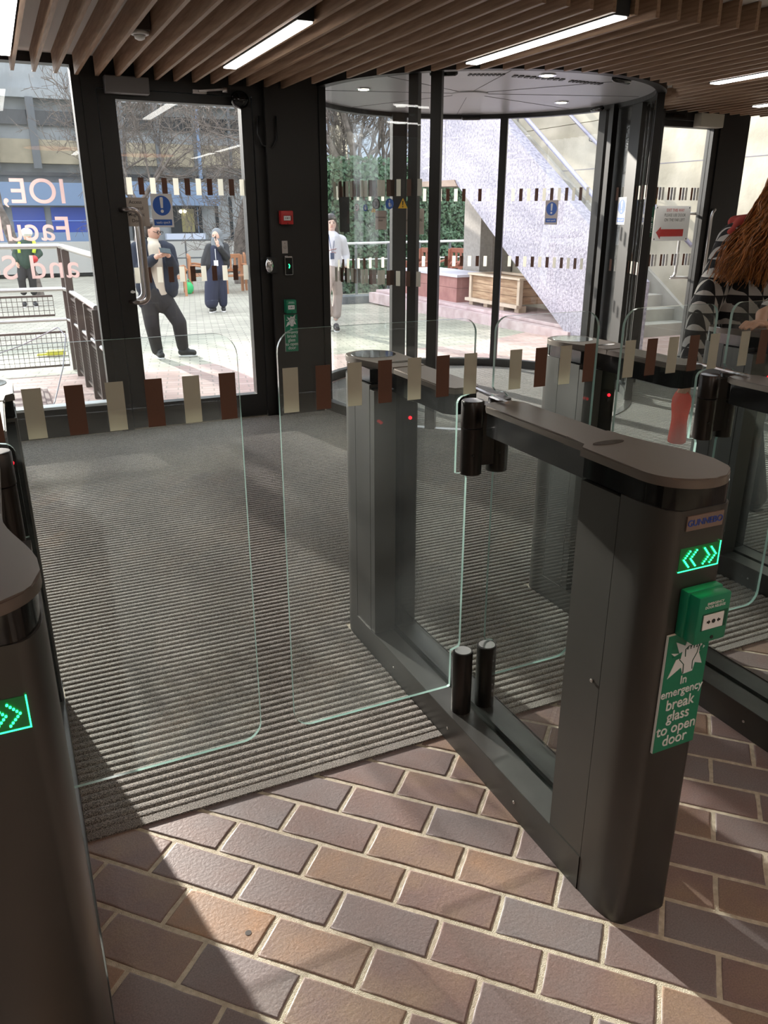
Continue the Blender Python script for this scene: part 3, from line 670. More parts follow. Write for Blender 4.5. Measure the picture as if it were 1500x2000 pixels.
x = MB(); x.sphere((-.02, -.055, 0), (.032, .022, .055), 20); x.build('button', M_chrome, t); x = MB(); x.box((-.03, -.052, -.062), (.045, 0, .062), bev=.006); x.build('case', M_dark, t)
call_point('emergency_door_release', (2.115, py, .905), 0, M_green, 'green emergency door release box on the dark post by the left door', 'break glass box', words='EMERGENCY\nDOOR RELEASE', scale=1.0)
break_sign((2.12, py - .001, .69), .112, .300, 'green and white break glass sign low on the dark post by the left door')
# ------------------------------------------------------------------ signs on the glass
def sign(name, loc, w, h, m, label, rz=0, cat='sign'):
    t = empty(name, loc, rz, label=label, cat=cat)
    x = MB(); x.box((-w / 2, -.0015, -h / 2), (w / 2, .0, h / 2)); b = x.build('card', m, t); return t, b
t, b = sign('access_sign', (.998, 6.434, 1.625), .165, .20, M_beige, 'beige card reading Access Control Magnetic Door behind the pull handle')
for i, s_ in enumerate(('Access', 'Control', 'Magnetic', 'Door')): text_mesh('lettering', s_, .033, (-.01, -.0022, .068 - .043 * i), FRONT, M_black, b, ext=.0003)
def keep_clear(loc, rz, label, w=.158, h=.235, border=M_paper, mirror=True, parent=None):
    t, b = sign('keep_clear_sign', loc, w, h, border, label, rz)
    x = MB(); x.prism([(.066 * w / .158 * math.cos(R(a)), .035 * h / .235 + .070 * w / .158 * math.sin(R(a))) for a in range(0, 360, 12)], -.0022, -.0012, 'y'); c = x.build('blue_disc', M_blue, b)
    k = w / .158
    x = MB(); x.prism([(-.012 * k, .085 * k), (-.009 * k, .094 * k), (.009 * k, .094 * k), (.012 * k, .085 * k), (.008 * k, .018 * k), (-.008 * k, .018 * k)], -.003, -.0019, 'y')
    x.prism([(.0115 * k * math.cos(R(a)), -.004 * k + .0115 * k * math.sin(R(a))) for a in range(0, 360, 20)], -.003, -.0019, 'y'); x.build('exclamation_mark', M_paper, c)
    x = MB(); x.box((-.066 * k, -.0022, -.104 * k), (.066 * k, -.0012, -.062 * k)); c2 = x.build('blue_bar', M_blue, b)
    text_mesh('lettering', 'Keep clear', .024 * k, (0, -.0027, -.083 * k), BACK if mirror else FRONT, M_paper, c2, ext=.0003)
    return t
keep_clear((1.178, 6.434, 1.635), 0, 'white card with blue exclamation disc and mirrored words, on the left glass door')
def on_drum(px, py, r, near):
    d = ray(px, py); ox, oy = -CX, -CY; A = d.x ** 2 + d.y ** 2; B = 2 * (ox * d.x + oy * d.y); C = ox * ox + oy * oy - r * r
    D = math.sqrt(max(0, B * B - 4 * A * C)); t = ((-B - D) if near else (-B + D)) / (2 * A)
    p_ = Vector((0, 0, CH)) + d * t; return p_, math.atan2(p_.y - CY, p_.x - CX)
p_, a = on_drum(1077, 415, CR - .06, False)
keep_clear(p_, a - R(90), 'small blue exclamation sign on the far pane of the rotunda', w=.145, h=.235, border=mat('beige_border', (.5, .44, .42), .6))
p_, a = on_drum(1214, 412, CR - .03, False)
keep_clear(p_, a - R(90), 'narrow-looking blue exclamation sign on the curved pane beside the right black post', w=.15, h=.24)
p_, a = on_drum(673, 419, CR - .015, True)
t, b = sign('notice_card', p_, .13, .26, mat('grey_back', (.10, .10, .095), .6), 'grey unprinted back of a notice on the near left curved pane', a + R(90))
x = MB(); x.prism([(.055 * math.cos(R(a_)), .035 + .06 * math.sin(R(a_))) for a_ in range(0, 360, 12)], -.0026, -.0014, 'y'); x.build('faint_disc', mat('grey_back2', (.085, .085, .082), .6), b)  # slightly darker disc, faint on the back of the sign
p_, a = on_drum(744, 430, CR - .05, True)
t, b = sign('door_notice', p_, .105, .135, mat('pinkish_card', (.45, .36, .31), .6), 'pale card reading Automatic door on the near curved pane', a + R(90))
text_mesh('lettering', 'Automatic\ndoor', .022, (0, -.0022, .01), FRONT, M_black, b, ext=.0003)
p_, a = on_drum(807, 433, CR - .03, False)
t, b = sign('door_notice', p_, .25, .26, M_beige, 'wider beige card reading Automatic behind the two black stiles', a - R(90))
text_mesh('lettering', 'Automatic', .050, (0, -.0022, .02), FRONT, M_black, b, ext=.0003)
def icon(px, py, kind, near, s_, label, r=CR - .02):
    p_, a = on_drum(px, py, r, near); rz = a + R(90) if near else a - R(90)
    t = empty('warning_sticker', p_, rz, label=label, cat='sticker')
    x = MB(); y = -.001
    if kind == 'tri':
        x.prism([(-s_, -s_ * .8), (s_, -s_ * .8), (0, s_)], y - .001, y, 'y'); b = x.build('triangle', mat('amber_print', (.75, .42, .02), .5), t)
        x = MB(); x.prism([(-s_ * .08, -s_ * .25), (s_ * .08, -s_ * .25), (s_ * .13, s_ * .5), (-s_ * .13, s_ * .5)], y - .002, y - .0009, 'y'); x.prism([(s_ * .12 * math.cos(R(q)), -s_ * .5 + s_ * .12 * math.sin(R(q))) for q in range(0, 360, 30)], y - .002, y - .0009, 'y'); x.build('exclamation_mark', M_black, b)
    else:
        cm = {'ban': M_paper, 'blue': M_blue, 'grey': mat('grey_print', (.2, .18, .18), .5)}[kind]
        x.prism([(s_ * math.cos(R(q)), s_ * 1.05 * math.sin(R(q))) for q in range(0, 360, 15)], y - .001, y, 'y'); b = x.build('disc', cm, t)
        x = MB()
        if kind == 'blue':
            x.prism([(-.1 * s_, -.6 * s_), (.15 * s_, -.6 * s_), (.2 * s_, .1 * s_), (-.05 * s_, .35 * s_), (-.3 * s_, .0)], y - .002, y - .0009, 'y'); x.prism([(.13 * s_ * math.cos(R(q)), .55 * s_ + .13 * s_ * math.sin(R(q))) for q in range(0, 360, 30)], y - .002, y - .0009, 'y')
            x.prism([(.3 * s_, -.6 * s_), (.5 * s_, -.45 * s_), (.4 * s_, .1 * s_)], y - .002, y - .0009, 'y'); x.build('figure_print', M_paper, b)
        else:
            rg = [(s_ * .95 * math.cos(R(q)), y - .0014, s_ * math.sin(R(q))) for q in range(0, 361, 20)]
            x.tube(rg, s_ * .09, 5, caps=False); x.bar((-s_ * .6, y - .0016, s_ * .6), (s_ * .6, y - .0016, -s_ * .6), s_ * .14, .001); x.build('ban_ring', M_red if kind == 'ban' else M_dark, b)
            x = MB(); x.prism([(-.25 * s_, -.5 * s_), (.2 * s_, -.5 * s_), (.25 * s_, .35 * s_), (-.1 * s_, .45 * s_)], y - .0017, y - .0009, 'y'); x.build('figure_print', M_black, b)
icon(735, 398, 'grey', True, .036, 'large grey prohibition sticker, first of the front row on the curved pane')
icon(761, 398, 'blue', True, .036, 'large blue mandatory sticker between the grey one and the yellow triangle')
icon(787, 398, 'tri', True, .040, 'large yellow warning triangle just left of the black stiles')
icon(697, 405, 'ban', True, .024, 'small red ringed sticker, leftmost on the curved pane', CR - .06)
icon(714, 406, 'blue', True, .024, 'small blue sticker beside the small red ringed one', CR - .06)
icon(730, 409, 'tri', True, .026, 'small yellow triangle sticker under the large grey one', CR - .06)
icon(854, 405, 'ban', False, .03, 'small red ringed sticker just right of the black stiles', CR - .06)
# exit board on the right door
t, b = sign('exit_board', (6.30, 6.52, 1.525), .47, .335, M_paper, 'white board with a red left arrow seen through the right glass door')
for i, (s_, m) in enumerate((('EXIT THIS WAY', M_red), ('PLEASE USE DOOR', mat('grey_ink', (.12, .12, .12), .5)), ('ON THE FAR LEFT', MATS['grey_ink'] if 'grey_ink' in MATS else M_black))):
    text_mesh('lettering', s_, .040, (.03, -.0022, 0.125 - .046 * i), FRONT, m, b, ext=.0003, sx=.85)
x = MB(); x.prism([(-.20, -.085), (-.14, -.03), (-.14, -.055), (.165, -.055), (.165, -.125), (-.14, -.125), (-.14, -.15)], -.003, -.001, 'y'); x.build('red_arrow', M_red, b)
for cx_, cz in ((-.215, .15), (.215, .15), (-.215, -.15), (.215, -.15)):
    x = MB(); x.tube([(cx_, -.001, cz), (cx_, -.004, cz)], .007, 8); x.build('fixing', M_dark, b)
t, b = sign('press_label', (5.69, 6.157, 1.545), .045, .27, mat('dark_green_card', (.0, .075, .04), .5), 'narrow dark green label reading Press to, on the right black post')
text_mesh('lettering', 'Press to', .042, (0, -.0022, -.03), (R(90), R(-90), 0), M_paper, b, ext=.0003)
x = MB(); x.box((5.72, 6.17, 1.70), (5.745, 6.20, 1.75), bev=.003); o = x.build('brass_catch', mat('brass', (.5, .33, .12), .35, .9)); tag(o, 'tiny brass catch on the edge of the right black post', 'catch')
# ================================================================== OUTSIDE
def paver_material():
    m = mat('pavers', (.5, .5, .45), .75); nt = m.node_tree; N = nt.nodes; L = nt.links; b = N['Principled BSDF']
    ge = N.new('ShaderNodeNewGeometry'); mp = N.new('ShaderNodeMapping'); mp.inputs['Rotation'].default_value = (0, 0, R(12)); L.new(ge.outputs['Position'], mp.inputs[0])
    def br(c1, c2, mo, w_, h_):
        t = N.new('ShaderNodeTexBrick'); t.inputs['Color1'].default_value = (*c1, 1); t.inputs['Color2'].default_value = (*c2, 1); t.inputs['Mortar'].default_value = (*mo, 1)
        t.inputs['Scale'].default_value = 1; t.inputs['Brick Width'].default_value = w_; t.inputs['Row Height'].default_value = h_; t.inputs['Mortar Size'].default_value = .008; t.inputs['Mortar Smooth'].default_value = .3
        L.new(mp.outputs[0], t.inputs[0]); return t
    g = br((.36, .35, .28), (.50, .47, .38), (.22, .20, .17), .23, .115); r = br((.50, .33, .29), (.62, .45, .41), (.36, .28, .25), .23, .115)
    sp = N.new('ShaderNodeSeparateXYZ'); L.new(ge.outputs['Position'], sp.inputs[0])
    # red pavers run along the front of the building and widen to the right
    x1 = N.new('ShaderNodeMath'); x1.operation = 'SUBTRACT'; x1.inputs[1].default_value = 5.6; L.new(sp.outputs[0], x1.inputs[0])
    x2 = N.new('ShaderNodeMath'); x2.operation = 'MAXIMUM'; x2.inputs[1].default_value = 0; L.new(x1.outputs[0], x2.inputs[0])
    x3 = N.new('ShaderNodeMath'); x3.operation = 'MULTIPLY_ADD'; x3.inputs[1].default_value = .55; x3.inputs[2].default_value = 9.15; L.new(x2.outputs[0], x3.inputs[0])
    lt = N.new('ShaderNodeMath'); lt.operation = 'LESS_THAN'; L.new(sp.outputs[1], lt.inputs[0]); L.new(x3.outputs[0], lt.inputs[1])
    mx = N.new('ShaderNodeMixRGB'); L.new(lt.outputs[0], mx.inputs[0]); L.new(g.outputs[0], mx.inputs[1]); L.new(r.outputs[0], mx.inputs[2])
    nz = N.new('ShaderNodeTexNoise'); nz.inputs['Scale'].default_value = .9; nz.inputs['Detail'].default_value = 6; L.new(ge.outputs['Position'], nz.inputs['Vector'])
    cr = N.new('ShaderNodeValToRGB'); cr.color_ramp.elements[0].position = .3; cr.color_ramp.elements[0].color = (.72, .72, .72, 1); cr.color_ramp.elements[1].position = .7; cr.color_ramp.elements[1].color = (1, 1, 1, 1); L.new(nz.outputs[0], cr.inputs[0])
    mu = N.new('ShaderNodeMixRGB'); mu.blend_type = 'MULTIPLY'; mu.inputs[0].default_value = 1; L.new(mx.outputs[0], mu.inputs[1]); L.new(cr.outputs[0], mu.inputs[2]); L.new(mu.outputs[0], b.inputs['Base Color'])
    return m
x = MB()
vs = [x.bm.verts.new(v) for v in ((-40, 6.5, -.004), (50, 6.5, -.004), (50, 9, -.004), (-40, 9, -.004), (50, 90, outz(90)), (-40, 90, outz(90)))]
x.bm.faces.new((vs[0], vs[1], vs[2], vs[3])); x.bm.faces.new((vs[3], vs[2], vs[4], vs[5])); x.build('paving', paver_material(), kind='structure')
# ---- stair with its pebbledash parapet
st = empty('outdoor_staircase', (7.0, 8.8, 0), label='concrete outdoor staircase with a pebbledash parapet rising away behind the rotunda', cat='staircase')
O = Vector((7.0, 8.8, 0))
def rel(pts): return [(a - O.y, b) for a, b in pts]
x = MB(); x.prism(rel([(7.7, -.02), (8.86, -.02), (12.2, 2.12), (13.9, 2.16), (13.9, 4.85), (8.557, 1.40), (7.7, .84)]), 0, .2, 'x'); x.build('parapet', M_peb, st)
x = MB(); x.prism(rel([(12.1, 2.05), (13.55, 2.08), (13.5, 2.16), (12.2, 2.15)]), -.02, 1.9, 'x'); x.build('landing_edge', mat('brown_soffit', (.20, .13, .10), .7), st)
x = MB(); x.box((-.002, 12.55 - O.y, 2.2), (.01, 12.565 - O.y, 4.2)); x.build('joint', mat('joint_grey', (.2, .19, .22), .8), st)
for i in range(13):
    x = MB(); y0 = 8.62 - O.y + .27 * i; x.box((.2, y0, .17 * i - .06), (1.86, y0 + .34, .17 * (i + 1)), bev=.008); x.build('step', M_conc, st)
def diag_rail(pts, r, name='handrail', m=M_rail):
    x = MB(); x.tube([Vector(p) - O for p in pts], r, 10); return x.build(name, m, st)
diag_rail([(7.28, 8.0, 1.12), (7.28, 8.6, 1.58), (7.28, 14.0, 5.1)], .032)
a, b = atX(1105, 215, 8.8), atX(1170, 285, 8.8); d = (a - b).normalized()
diag_rail([b - d * 2.6, a + d * 2.5], .028)
for t_ in (-1.2, .3, 1.6):
    p_ = b + d * t_; x = MB(); x.tube([p_ - O, p_ - O + Vector((0, 0, -.07)), p_ - O + Vector((.10, 0, -.09))], .008, 6); x.build('bracket', M_dark, st)
x = MB(); x.prism(rel([(8.4, 0), (8.75, .0), (15, 4.0), (15, 4.25), (8.62, .28)]), 1.84, 1.90, 'x'); x.build('stringer', M_conc, st)
# ---- concrete wall on the right
cw = empty('concrete_wall', (8.9, 7, 0), label='tall weathered concrete wall beyond the right glass door and staircase', cat='wall')
x = MB(); x.box((0, -.35, -.1), (.3, 7, 3.0)); x.build('lower_panel', M_concw, cw)
x = MB(); x.box((.015, -.35, 3.012), (.3, 7, 6.2)); x.build('upper_panel', M_concw, cw)
x = MB()
for yy in (1.2, 3.9, 6.3): x.box((-.002, yy, 0), (.01, yy + .012, 6.2))
x.box((-.002, -.3, 2.30), (.01, 7, 2.312)); x.build('joint', MATS['joint_grey'], cw)
x = MB(); x.box((8.15, 13.2, -.1), (8.85, 13.8, 2.05)); o = x.build('concrete_column', mat('smooth_concrete', (.33, .30, .27), .8, noise_amt=.1)); tag(o, 'plain concrete column under the stair landing, behind the timber planter', 'column')
# ---- ledges, boxes, planters
x = MB(); x.box((6.96, 8.9, -.1), (8.12, 15.6, .10)); x.box((7.12, 8.9, .10), (8.12, 15.6, .15), bev=.01); o = x.build('paving_ledge', mat('pink_paving', (.45, .33, .33), .7, color2=(.6, .48, .49), noise_scale=5), kind='structure')
bx_ = empty('plinth_box', (7.3, 12.5, .15), label='dark red rendered box with a pale lilac top beside the timber planter', cat='planter box')
x = MB(); x.box((0, .05, 0), (.76, 2.2, .24)); x.box((0, .05, .245), (.76, 2.2, .43)); x.build('body', M_redbox, bx_)
x = MB(); x.box((-.03, .0, .43), (.78, 2.25, .475), bev=.005); x.build('top_slab', mat('lilac_slab', (.62, .60, .68), .6), bx_)
tp = empty('timber_planter', (7.36, 10.7, .15), label='weathered timber planter trough with pale corner posts and a shelf edge', cat='planter')
x = MB()
for i in range(3): x.box((.03, .05, .12 + .125 * i), (.66, 1.48, .12 + .125 * i + .12), bev=.004)
x.build('boards', M_tim, tp)
for yy in (0, 1.46):
    x = MB(); x.box((0, yy, .07), (.07, yy + .07, .50), bev=.004); x.box((.62, yy, .07), (.69, yy + .07, .50), bev=.004); x.build('corner_post', M_timl, tp)
x = MB(); x.box((-.02, -.02, .50), (.10, 1.55, .53)); x.box((.6, -.02, .50), (.71, 1.55, .53)); x.box((.1, -.02, .50), (.6, .09, .53)); x.box((.1, 1.44, .50), (.6, 1.55, .53)); x.build('top_rim', M_timl, tp)
x = MB(); x.box((-.06, -.03, .07), (.02, 1.56, .12)); x.build('bottom_rail', M_timl, tp)
for yy in (.02, .45, .95, 1.42):
    x = MB(); x.box((.02, yy, 0), (.16, yy + .12, .10)); x.build('foot', M_timl, tp)
def bench(loc, rz, w_, m, label, group=None):
    t = empty('garden_bench', (*loc[:2], loc[2]), rz, label=label, cat='bench', group=group)
    x = MB()
    for i in range(5): x.box((-w_ / 2 + .05, -.25 + .1 * i, .40), (w_ / 2 - .05, -.17 + .1 * i, .425))
    x.build('seat', m, t)
    x = MB(); x.box((-w_ / 2 + .05, .24, .82), (w_ / 2 - .05, .29, .92), bev=.01); x.box((-w_ / 2 + .05, .22, .50), (w_ / 2 - .05, .26, .56)); n = int(w_ / .12)
    for i in range(n): xx = -w_ / 2 + .09 + (w_ - .18) * i / (n - 1); x.box((xx - .022, .235, .55), (xx + .022, .265, .84))
    x.build('backrest', m, t)
    for sx in (-1, 1):
        x = MB(); px_ = sx * (w_ / 2 - .03)
        x.tube([(px_, .24, .66), (px_, .1, .67), (px_, -.05, .645), (px_, -.18, .63), (px_, -.27, .65), (px_, -.31, .62), (px_, -.28, .585)], [.026] * 6 + [.018], 8); x.build('armrest', m, t)
        for yy, h in ((-.25, .63), (.25, .9)):
            x = MB(); x.box((px_ - .03, yy - .03, 0), (px_ + .03, yy + .03, h), bev=.005); x.build('leg', m, t)
    return t
bl = ('red-brown garden bench nearest the two black stiles, behind the red box', 'middle red-brown garden bench behind the red box', 'red-brown garden bench in front of the concrete column')
for i, (px_, yy) in enumerate(((822, 16.0), (880, 15.6), (930, 15.0))):
    p_ = atY(px_, 540, yy); bench((p_.x, yy, .02 if i == 0 else .02), R(-70), .56, M_bench, bl[i], 'red-brown benches by the hedge')
bl = ('orange timber bench partly behind the man with the phone', 'orange timber bench seen end-on between the two people', 'orange timber bench behind the person in a grey headscarf', 'orange timber bench at the right edge of the left door pane')
for i, (px_, yy, rz) in enumerate(((336, 20.4, 80), (388, 21.2, 80), (455, 20.4, 15), (496, 21.5, 75))):
    p_ = atY(px_, 500, yy); bench((p_.x, yy, outz(yy)), R(rz), 1.15 if i != 2 else .8, M_bench2, bl[i], 'orange benches across the square')
x = MB(); p_ = atY(366, 526, 20.5); x.sphere((p_.x, 20.5, outz(20.5) + .14), (.12, .1, .15), 12); x.tube([(p_.x - .06, 20.5, outz(20.5) + .26), (p_.x, 20.5, outz(20.5) + .36), (p_.x + .06, 20.5, outz(20.5) + .26)], .012, 6)
o = x.build('carrier_bag', mat('bright_green', (.05, .55, .18), .5)); tag(o, 'small bright green bag on the paving beside the orange benches', 'bag')
# ---- railing in front of the hedge
rl = empty('railing', (6.2, 16.6, 0), label='long silver handrail with dark posts in front of the ivy hedge', cat='railing')
x = MB(); x.tube([(0, 0, 1.03), (4.1, -.2, 1.07)], .028, 10); x.build('top_rail', mat('pale_rail', (.7, .7, .7), .35, .6), rl)
x = MB(); x.tube([(0, 0, .70), (4.1, -.2, .72)], .014, 8); x.build('mid_rail', MATS['pale_rail'], rl)
for i in range(6):
    x = MB(); x.box((.1 + .76 * i, -.05 - .03 * i, -.25), (.14 + .76 * i, .0 - .03 * i, 1.03)); x.build('post', mat('post_grey', (.10, .11, .12), .6), rl)
x = MB(); x.box((.4, .1, .28), (4.1, .35, .34)); x.build('shelf', MATS['pale_rail'], rl)
r2 = empty('railing', atY(300, 470, 25), label='thin dark railing behind the orange benches across the square', cat='railing')
x = MB(); x.tube([(0, 0, 0), (4.6, 0, 0)], .025, 8); x.build('top_rail', MATS['post_grey'], r2)
x = MB(); x.tube([(0, 0, -.5), (4.6, 0, -.5)], .02, 8); x.build('mid_rail', MATS['post_grey'], r2)
for i in range(6):
    x = MB(); x.box((.9 * i, -.02, -1.5), (.9 * i + .04, .02, 0)); x.build('post', MATS['post_grey'], r2)
for i, (px_, s_) in enumerate(((676, .5), (712, .8))):
    p_ = atY(px_, 562, 15.9); x = MB(); x.box((-s_ / 3, -.2, 0), (s_ / 3, .2, .16), bev=.01); b = x.build('trough', mat('slate_grey', (.13, .14, .15), .6)); b.location = (p_.x, 15.9, -.14)
    b.name = 'low_planter'; tag(b, ('left' if i == 0 else 'right') + ' one of two low grey troughs below the silver handrail', 'planter')
x = MB(); p_ = atY(853, 540, 16.9); x.box((p_.x - .05, 16.88, -.3), (p_.x + .05, 16.98, 2.6)); o = x.build('signpost', M_rail); tag(o, 'tall lilac-grey post just right of the black stiles, before the hedge', 'post')
# ---- ivy hedge: dark core with leaves grown over it
hd = empty('ivy_hedge', (9.3, 18.6, 0), label='dense ivy-covered hedge wall behind the silver railing', cat='hedge')
x = MB(); x.box((-2.9, 0, -.3), (3.4, .6, 2.72)); x.build('core', mat('hedge_core', (.01, .028, .012), .9), hd)
rnd = random.Random(11); x = MB()
for i in range(9000):
    cx_, cz = rnd.uniform(-3.0, 3.5), rnd.uniform(-.28, 2.9); dy = -.02 - .22 * abs(noise.noise(Vector((cx_ * 1.3, cz * 1.3, 0)))) - rnd.random() * .08
    if cz > 2.7: dy += rnd.random() * .5
    s_ = rnd.uniform(.035, .075); n_ = Vector((rnd.gauss(0, .6), -1, rnd.gauss(.3, .6))).normalized(); t1 = n_.cross(Vector((rnd.gauss(0, 1), rnd.gauss(0, 1), rnd.gauss(0, 1)))).normalized(); t2 = n_.cross(t1)
    c = Vector((cx_, dy, cz)); vs = [x.bm.verts.new(c + t1 * s_ * a + t2 * s_ * b + n_ * k) for a, b, k in ((-1, 0, 0), (-.2, -.7, .01), (.7, -.3, 0), (1.1, .1, -.015), (.5, .6, 0), (-.4, .6, .01))]
    x.bm.faces.new(vs)
x.build('leaves', M_leaf, hd, recalc=False, kind='stuff')
# ---- trees
def tree(base, h, r0, seed, label, lean=(0, 0), levels=7, spread=.55, thick=1.0, upto=9.0):
    rn = random.Random(seed); t = empty('bare_tree', base, label=label, cat='tree')
    trunk = MB(); br = MB(); cnt = [0]
    def seg(p, d, l, r, lev, mb):
        n = 4; pts = [p]; rs = [r]; q = p; dd = d
        for i in range(n):
            dd = (dd + Vector((rn.gauss(0, .11), rn.gauss(0, .11), rn.gauss(.03, .07)))).normalized(); q = q + dd * l / n; pts.append(q); rs.append(max(.006, r * (1 - .35 * (i + 1) / n)))
        mb.tube(pts, rs, 9 if lev == 0 else (5 if lev < 3 else 3), caps=False); cnt[0] += 1
        if lev >= levels: return
        k = 3 if lev < 4 else 2
        if lev == 0: k = 4
        for j in range(k + (rn.random() < .35)):
            i0 = rn.choice((2, 3, 4, 4)); az = rn.uniform(0, 2 * math.pi); sp = rn.uniform(.35, 1.0) * spread * (1.15 if lev else 1)
            a = dd.cross(Vector((math.cos(az), math.sin(az), .2))).normalized(); nd = (dd * math.cos(sp) + a * math.sin(sp)).normalized()
            seg(pts[i0], nd, l * rn.uniform(.58, .85), max(.007, rs[i0] * rn.uniform(.5, .72)), lev + 1, br)
    seg(Vector((0, 0, -.3)), Vector((lean[0], lean[1], 1)).normalized(), h, r0, 0, trunk)
    tr = trunk.build('trunk', M_bark, t); br.build('branches', M_bark, t); return t
def gbase(px_, yy): p_ = atY(px_, 480, yy); return (p_.x, yy, outz(yy))
tree(gbase(468, 24), 3.4, .22, 3, 'stout bare tree at the right of the left door pane', spread=.75)
tree(gbase(64, 22), 3.0, .15, 5, 'slim bare tree behind the mirrored window lettering', spread=.6)
tree(gbase(262, 24), 2.6, .14, 8, 'bare tree whose branches fill the top of the left door pane', spread=.85)
tree(gbase(-40, 24), 3.0, .16, 12, 'bare tree at the far left beyond the lettered window', spread=.8)
tree(gbase(706, 21.0), 3.0, .26, 21, 'thick-limbed bare tree rising behind the ivy hedge', spread=.75)
tree(gbase(640, 23), 3.4, .14, 23, 'slim pale bare tree left of the thick one behind the hedge', spread=.6)
tree(gbase(680, 25), 3.0, .15, 31, 'slender bare tree furthest back between the two others behind the hedge', spread=.7)
tree(gbase(735, 26), 3.2, .15, 37, 'forked bare tree furthest back, right of the thick one', spread=.7)
tree(gbase(765, 22), 2.6, .16, 27, 'bare tree at the right end of the row behind the hedge', spread=.7)
# ---- building across the square
by = 32.0
bd = empty('office_building', (0, by, outz(by)), label='grey concrete building across the square with blue fascia and dark windows', cat='building')
def W(px0, py0, px1, py1, d0, d1, m, name, parent=bd):
    a, b = atY(px0, py0, by), atY(px1, py1, by); z0 = outz(by)
    x = MB(); x.box((min(a.x, b.x), -d1, min(a.z, b.z) - z0), (max(a.x, b.x), -d0, max(a.z, b.z) - z0)); return x.build(name, m, parent)
M_bc = mat('block_concrete', (.25, .27, .28), .85, noise_amt=.12, noise_scale=1.5)
M_bf = mat('pale_blue_fascia', (.15, .22, .34), .6); M_bb = mat('blue_shopfront', (.03, .07, .34), .4); M_bw = mat('building_dark_glass', (.03, .035, .04), .15); M_bw2 = mat('dark_rib', (.10, .11, .12), .6); M_bbe = mat('beige_panel', (.27, .24, .175), .8, noise_amt=.15, noise_scale=2)
x = MB(); x.box((-6, 0, 0), (11.5, 4, 6.9)); x.build('wall', M_bc, bd)
W(-260, 352, 186, 402, 0, .5, M_bf, 'fascia'); W(186, 354, 424, 402, 0, .5, M_bf, 'fascia')
W(-260, 330, 520, 352, 0, .25, M_bw, 'window_band')
W(-260, 262, 480, 330, 0, .35, M_bbe, 'spandrel'); W(-260, 200, 480, 262, 0, .12, M_bw, 'window_band'); W(-260, 176, 480, 200, 0, .4, M_bc, 'parapet')
for px_ in (-120, -20, 62, 150, 232, 300, 372, 440):
    W(px_, 192, px_ + 4, 330, .3, .45, M_bw2, 'rib')
for a_, b_ in ((-200, -110), (-100, -15), (-5, 16), (22, 92), (98, 176)):
    w_ = W(a_, 405, b_, 455, 0, .08, M_bb, 'shop_pane'); W(a_ + 2, 430, b_ - 2, 432, .08, .11, mat('blue_line', (.15, .25, .6), .4), 'glazing_bar', w_)
W(-200, 456, 186, 476, 0, .3, M_bf, 'fascia')
ww = W(330, 404, 396, 455, 0, .10, M_bw, 'window'); W(352, 408, 380, 453, .10, .13, mat('olive_blind', (.20, .18, .08), .7), 'blind', ww); W(384, 405, 387, 455, .10, .16, M_bf, 'glazing_bar', ww)
for q in (351, 359): 
    p_ = atY(q, 413, by); x = MB(); x.sphere((p_.x, -.2, p_.z - outz(by)), .06, 8); x.build('pendant_lamp', M_down, ww)
W(322, 456, 398, 474, 0, .35, mat('pale_panel', (.5, .55, .66), .6), 'fascia'); 
W(232, 404, 252, 500, 0, .3, M_bc, 'pier'); W(254, 410, 290, 470, 0, .1, M_bw, 'window')
W(380, 216, 384, 350, .4, .5, M_bf, 'downpipe'); W(424, 385, 426, 500, 0, .02, M_bw, 'joint'); W(452, 385, 453, 500, 0, .02, M_bw, 'joint')
W(-260, 476, 520, 520, 0, .9, mat('base_concrete', (.42, .42, .40), .8), 'base_course')
t2 = empty('office_building', (14, 44, -.7), label='cream and glass block glimpsed between branches behind the ivy hedge', cat='building')
x = MB(); x.box((-1.2, 0, 0), (13, 3, 8.2)); x.build('wall', mat('blue_grey_render', (.32, .38, .46), .7), t2)
p0 = atY(655, 300, 44); p1 = atY(673, 300, 44); x = MB(); x.box((p0.x - 14, -.4, 0), (p1.x - 14, 0, 8.2)); x.build('cream_strip', mat('cream_render', (.72, .62, .46), .7), t2)
# ---- ramp balustrade beyond the left window
M_mesh = mat('brown_steel', (.10, .075, .065), .5, .3)
rp = empty('ramp_balustrade', (.66, 7.1, 0), label='brown steel ramp balustrade with mesh infill and steel handrails beyond the left window', cat='railing')
def T_(pts, r, name, m=M_steel, n=10):
    x = MB(); x.tube([Vector(p) - Vector((.66, 7.1, 0)) for p in pts], r, n); return x.build(name, m, rp)
def xs(y): return .70 - .07 * (y - 7.1) / 2.3
T_([(-2.2, 9.4, 1.30), (.60, 9.4, 1.30), (xs(9.25), 9.25, 1.30), (.72, 7.15, 1.29), (.745, 7.1, 1.27), (.745, 7.1, 0)], .028, 'handrail')
T_([(-2.2, 9.4, .865), (.59, 9.4, .865), (xs(9.25), 9.25, .865), (xs(7.2), 7.2, .87)], .024, 'handrail')
T_([(-2.2, 9.4, .545), (.59, 9.4, .545), (xs(9.25), 9.25, .54), (xs(7.0), 7.0, .55)], .018, 'handrail')
for yy in (7.2, 7.75, 8.35, 9.0, 9.4):
    x = MB(); x.box((xs(yy) - .66 - .04, yy - 7.1 - .035, 0), (xs(yy) - .66 + .03, yy - 7.1 + .035, .86 if yy < 9 else 1.28)); x.build('post', M_mesh, rp)
for xx in (-2.1, -1.0): 
    x = MB(); x.box((xx - .7, 2.27, 0), (xx - .62, 2.33, 1.28)); x.build('post', M_mesh, rp)
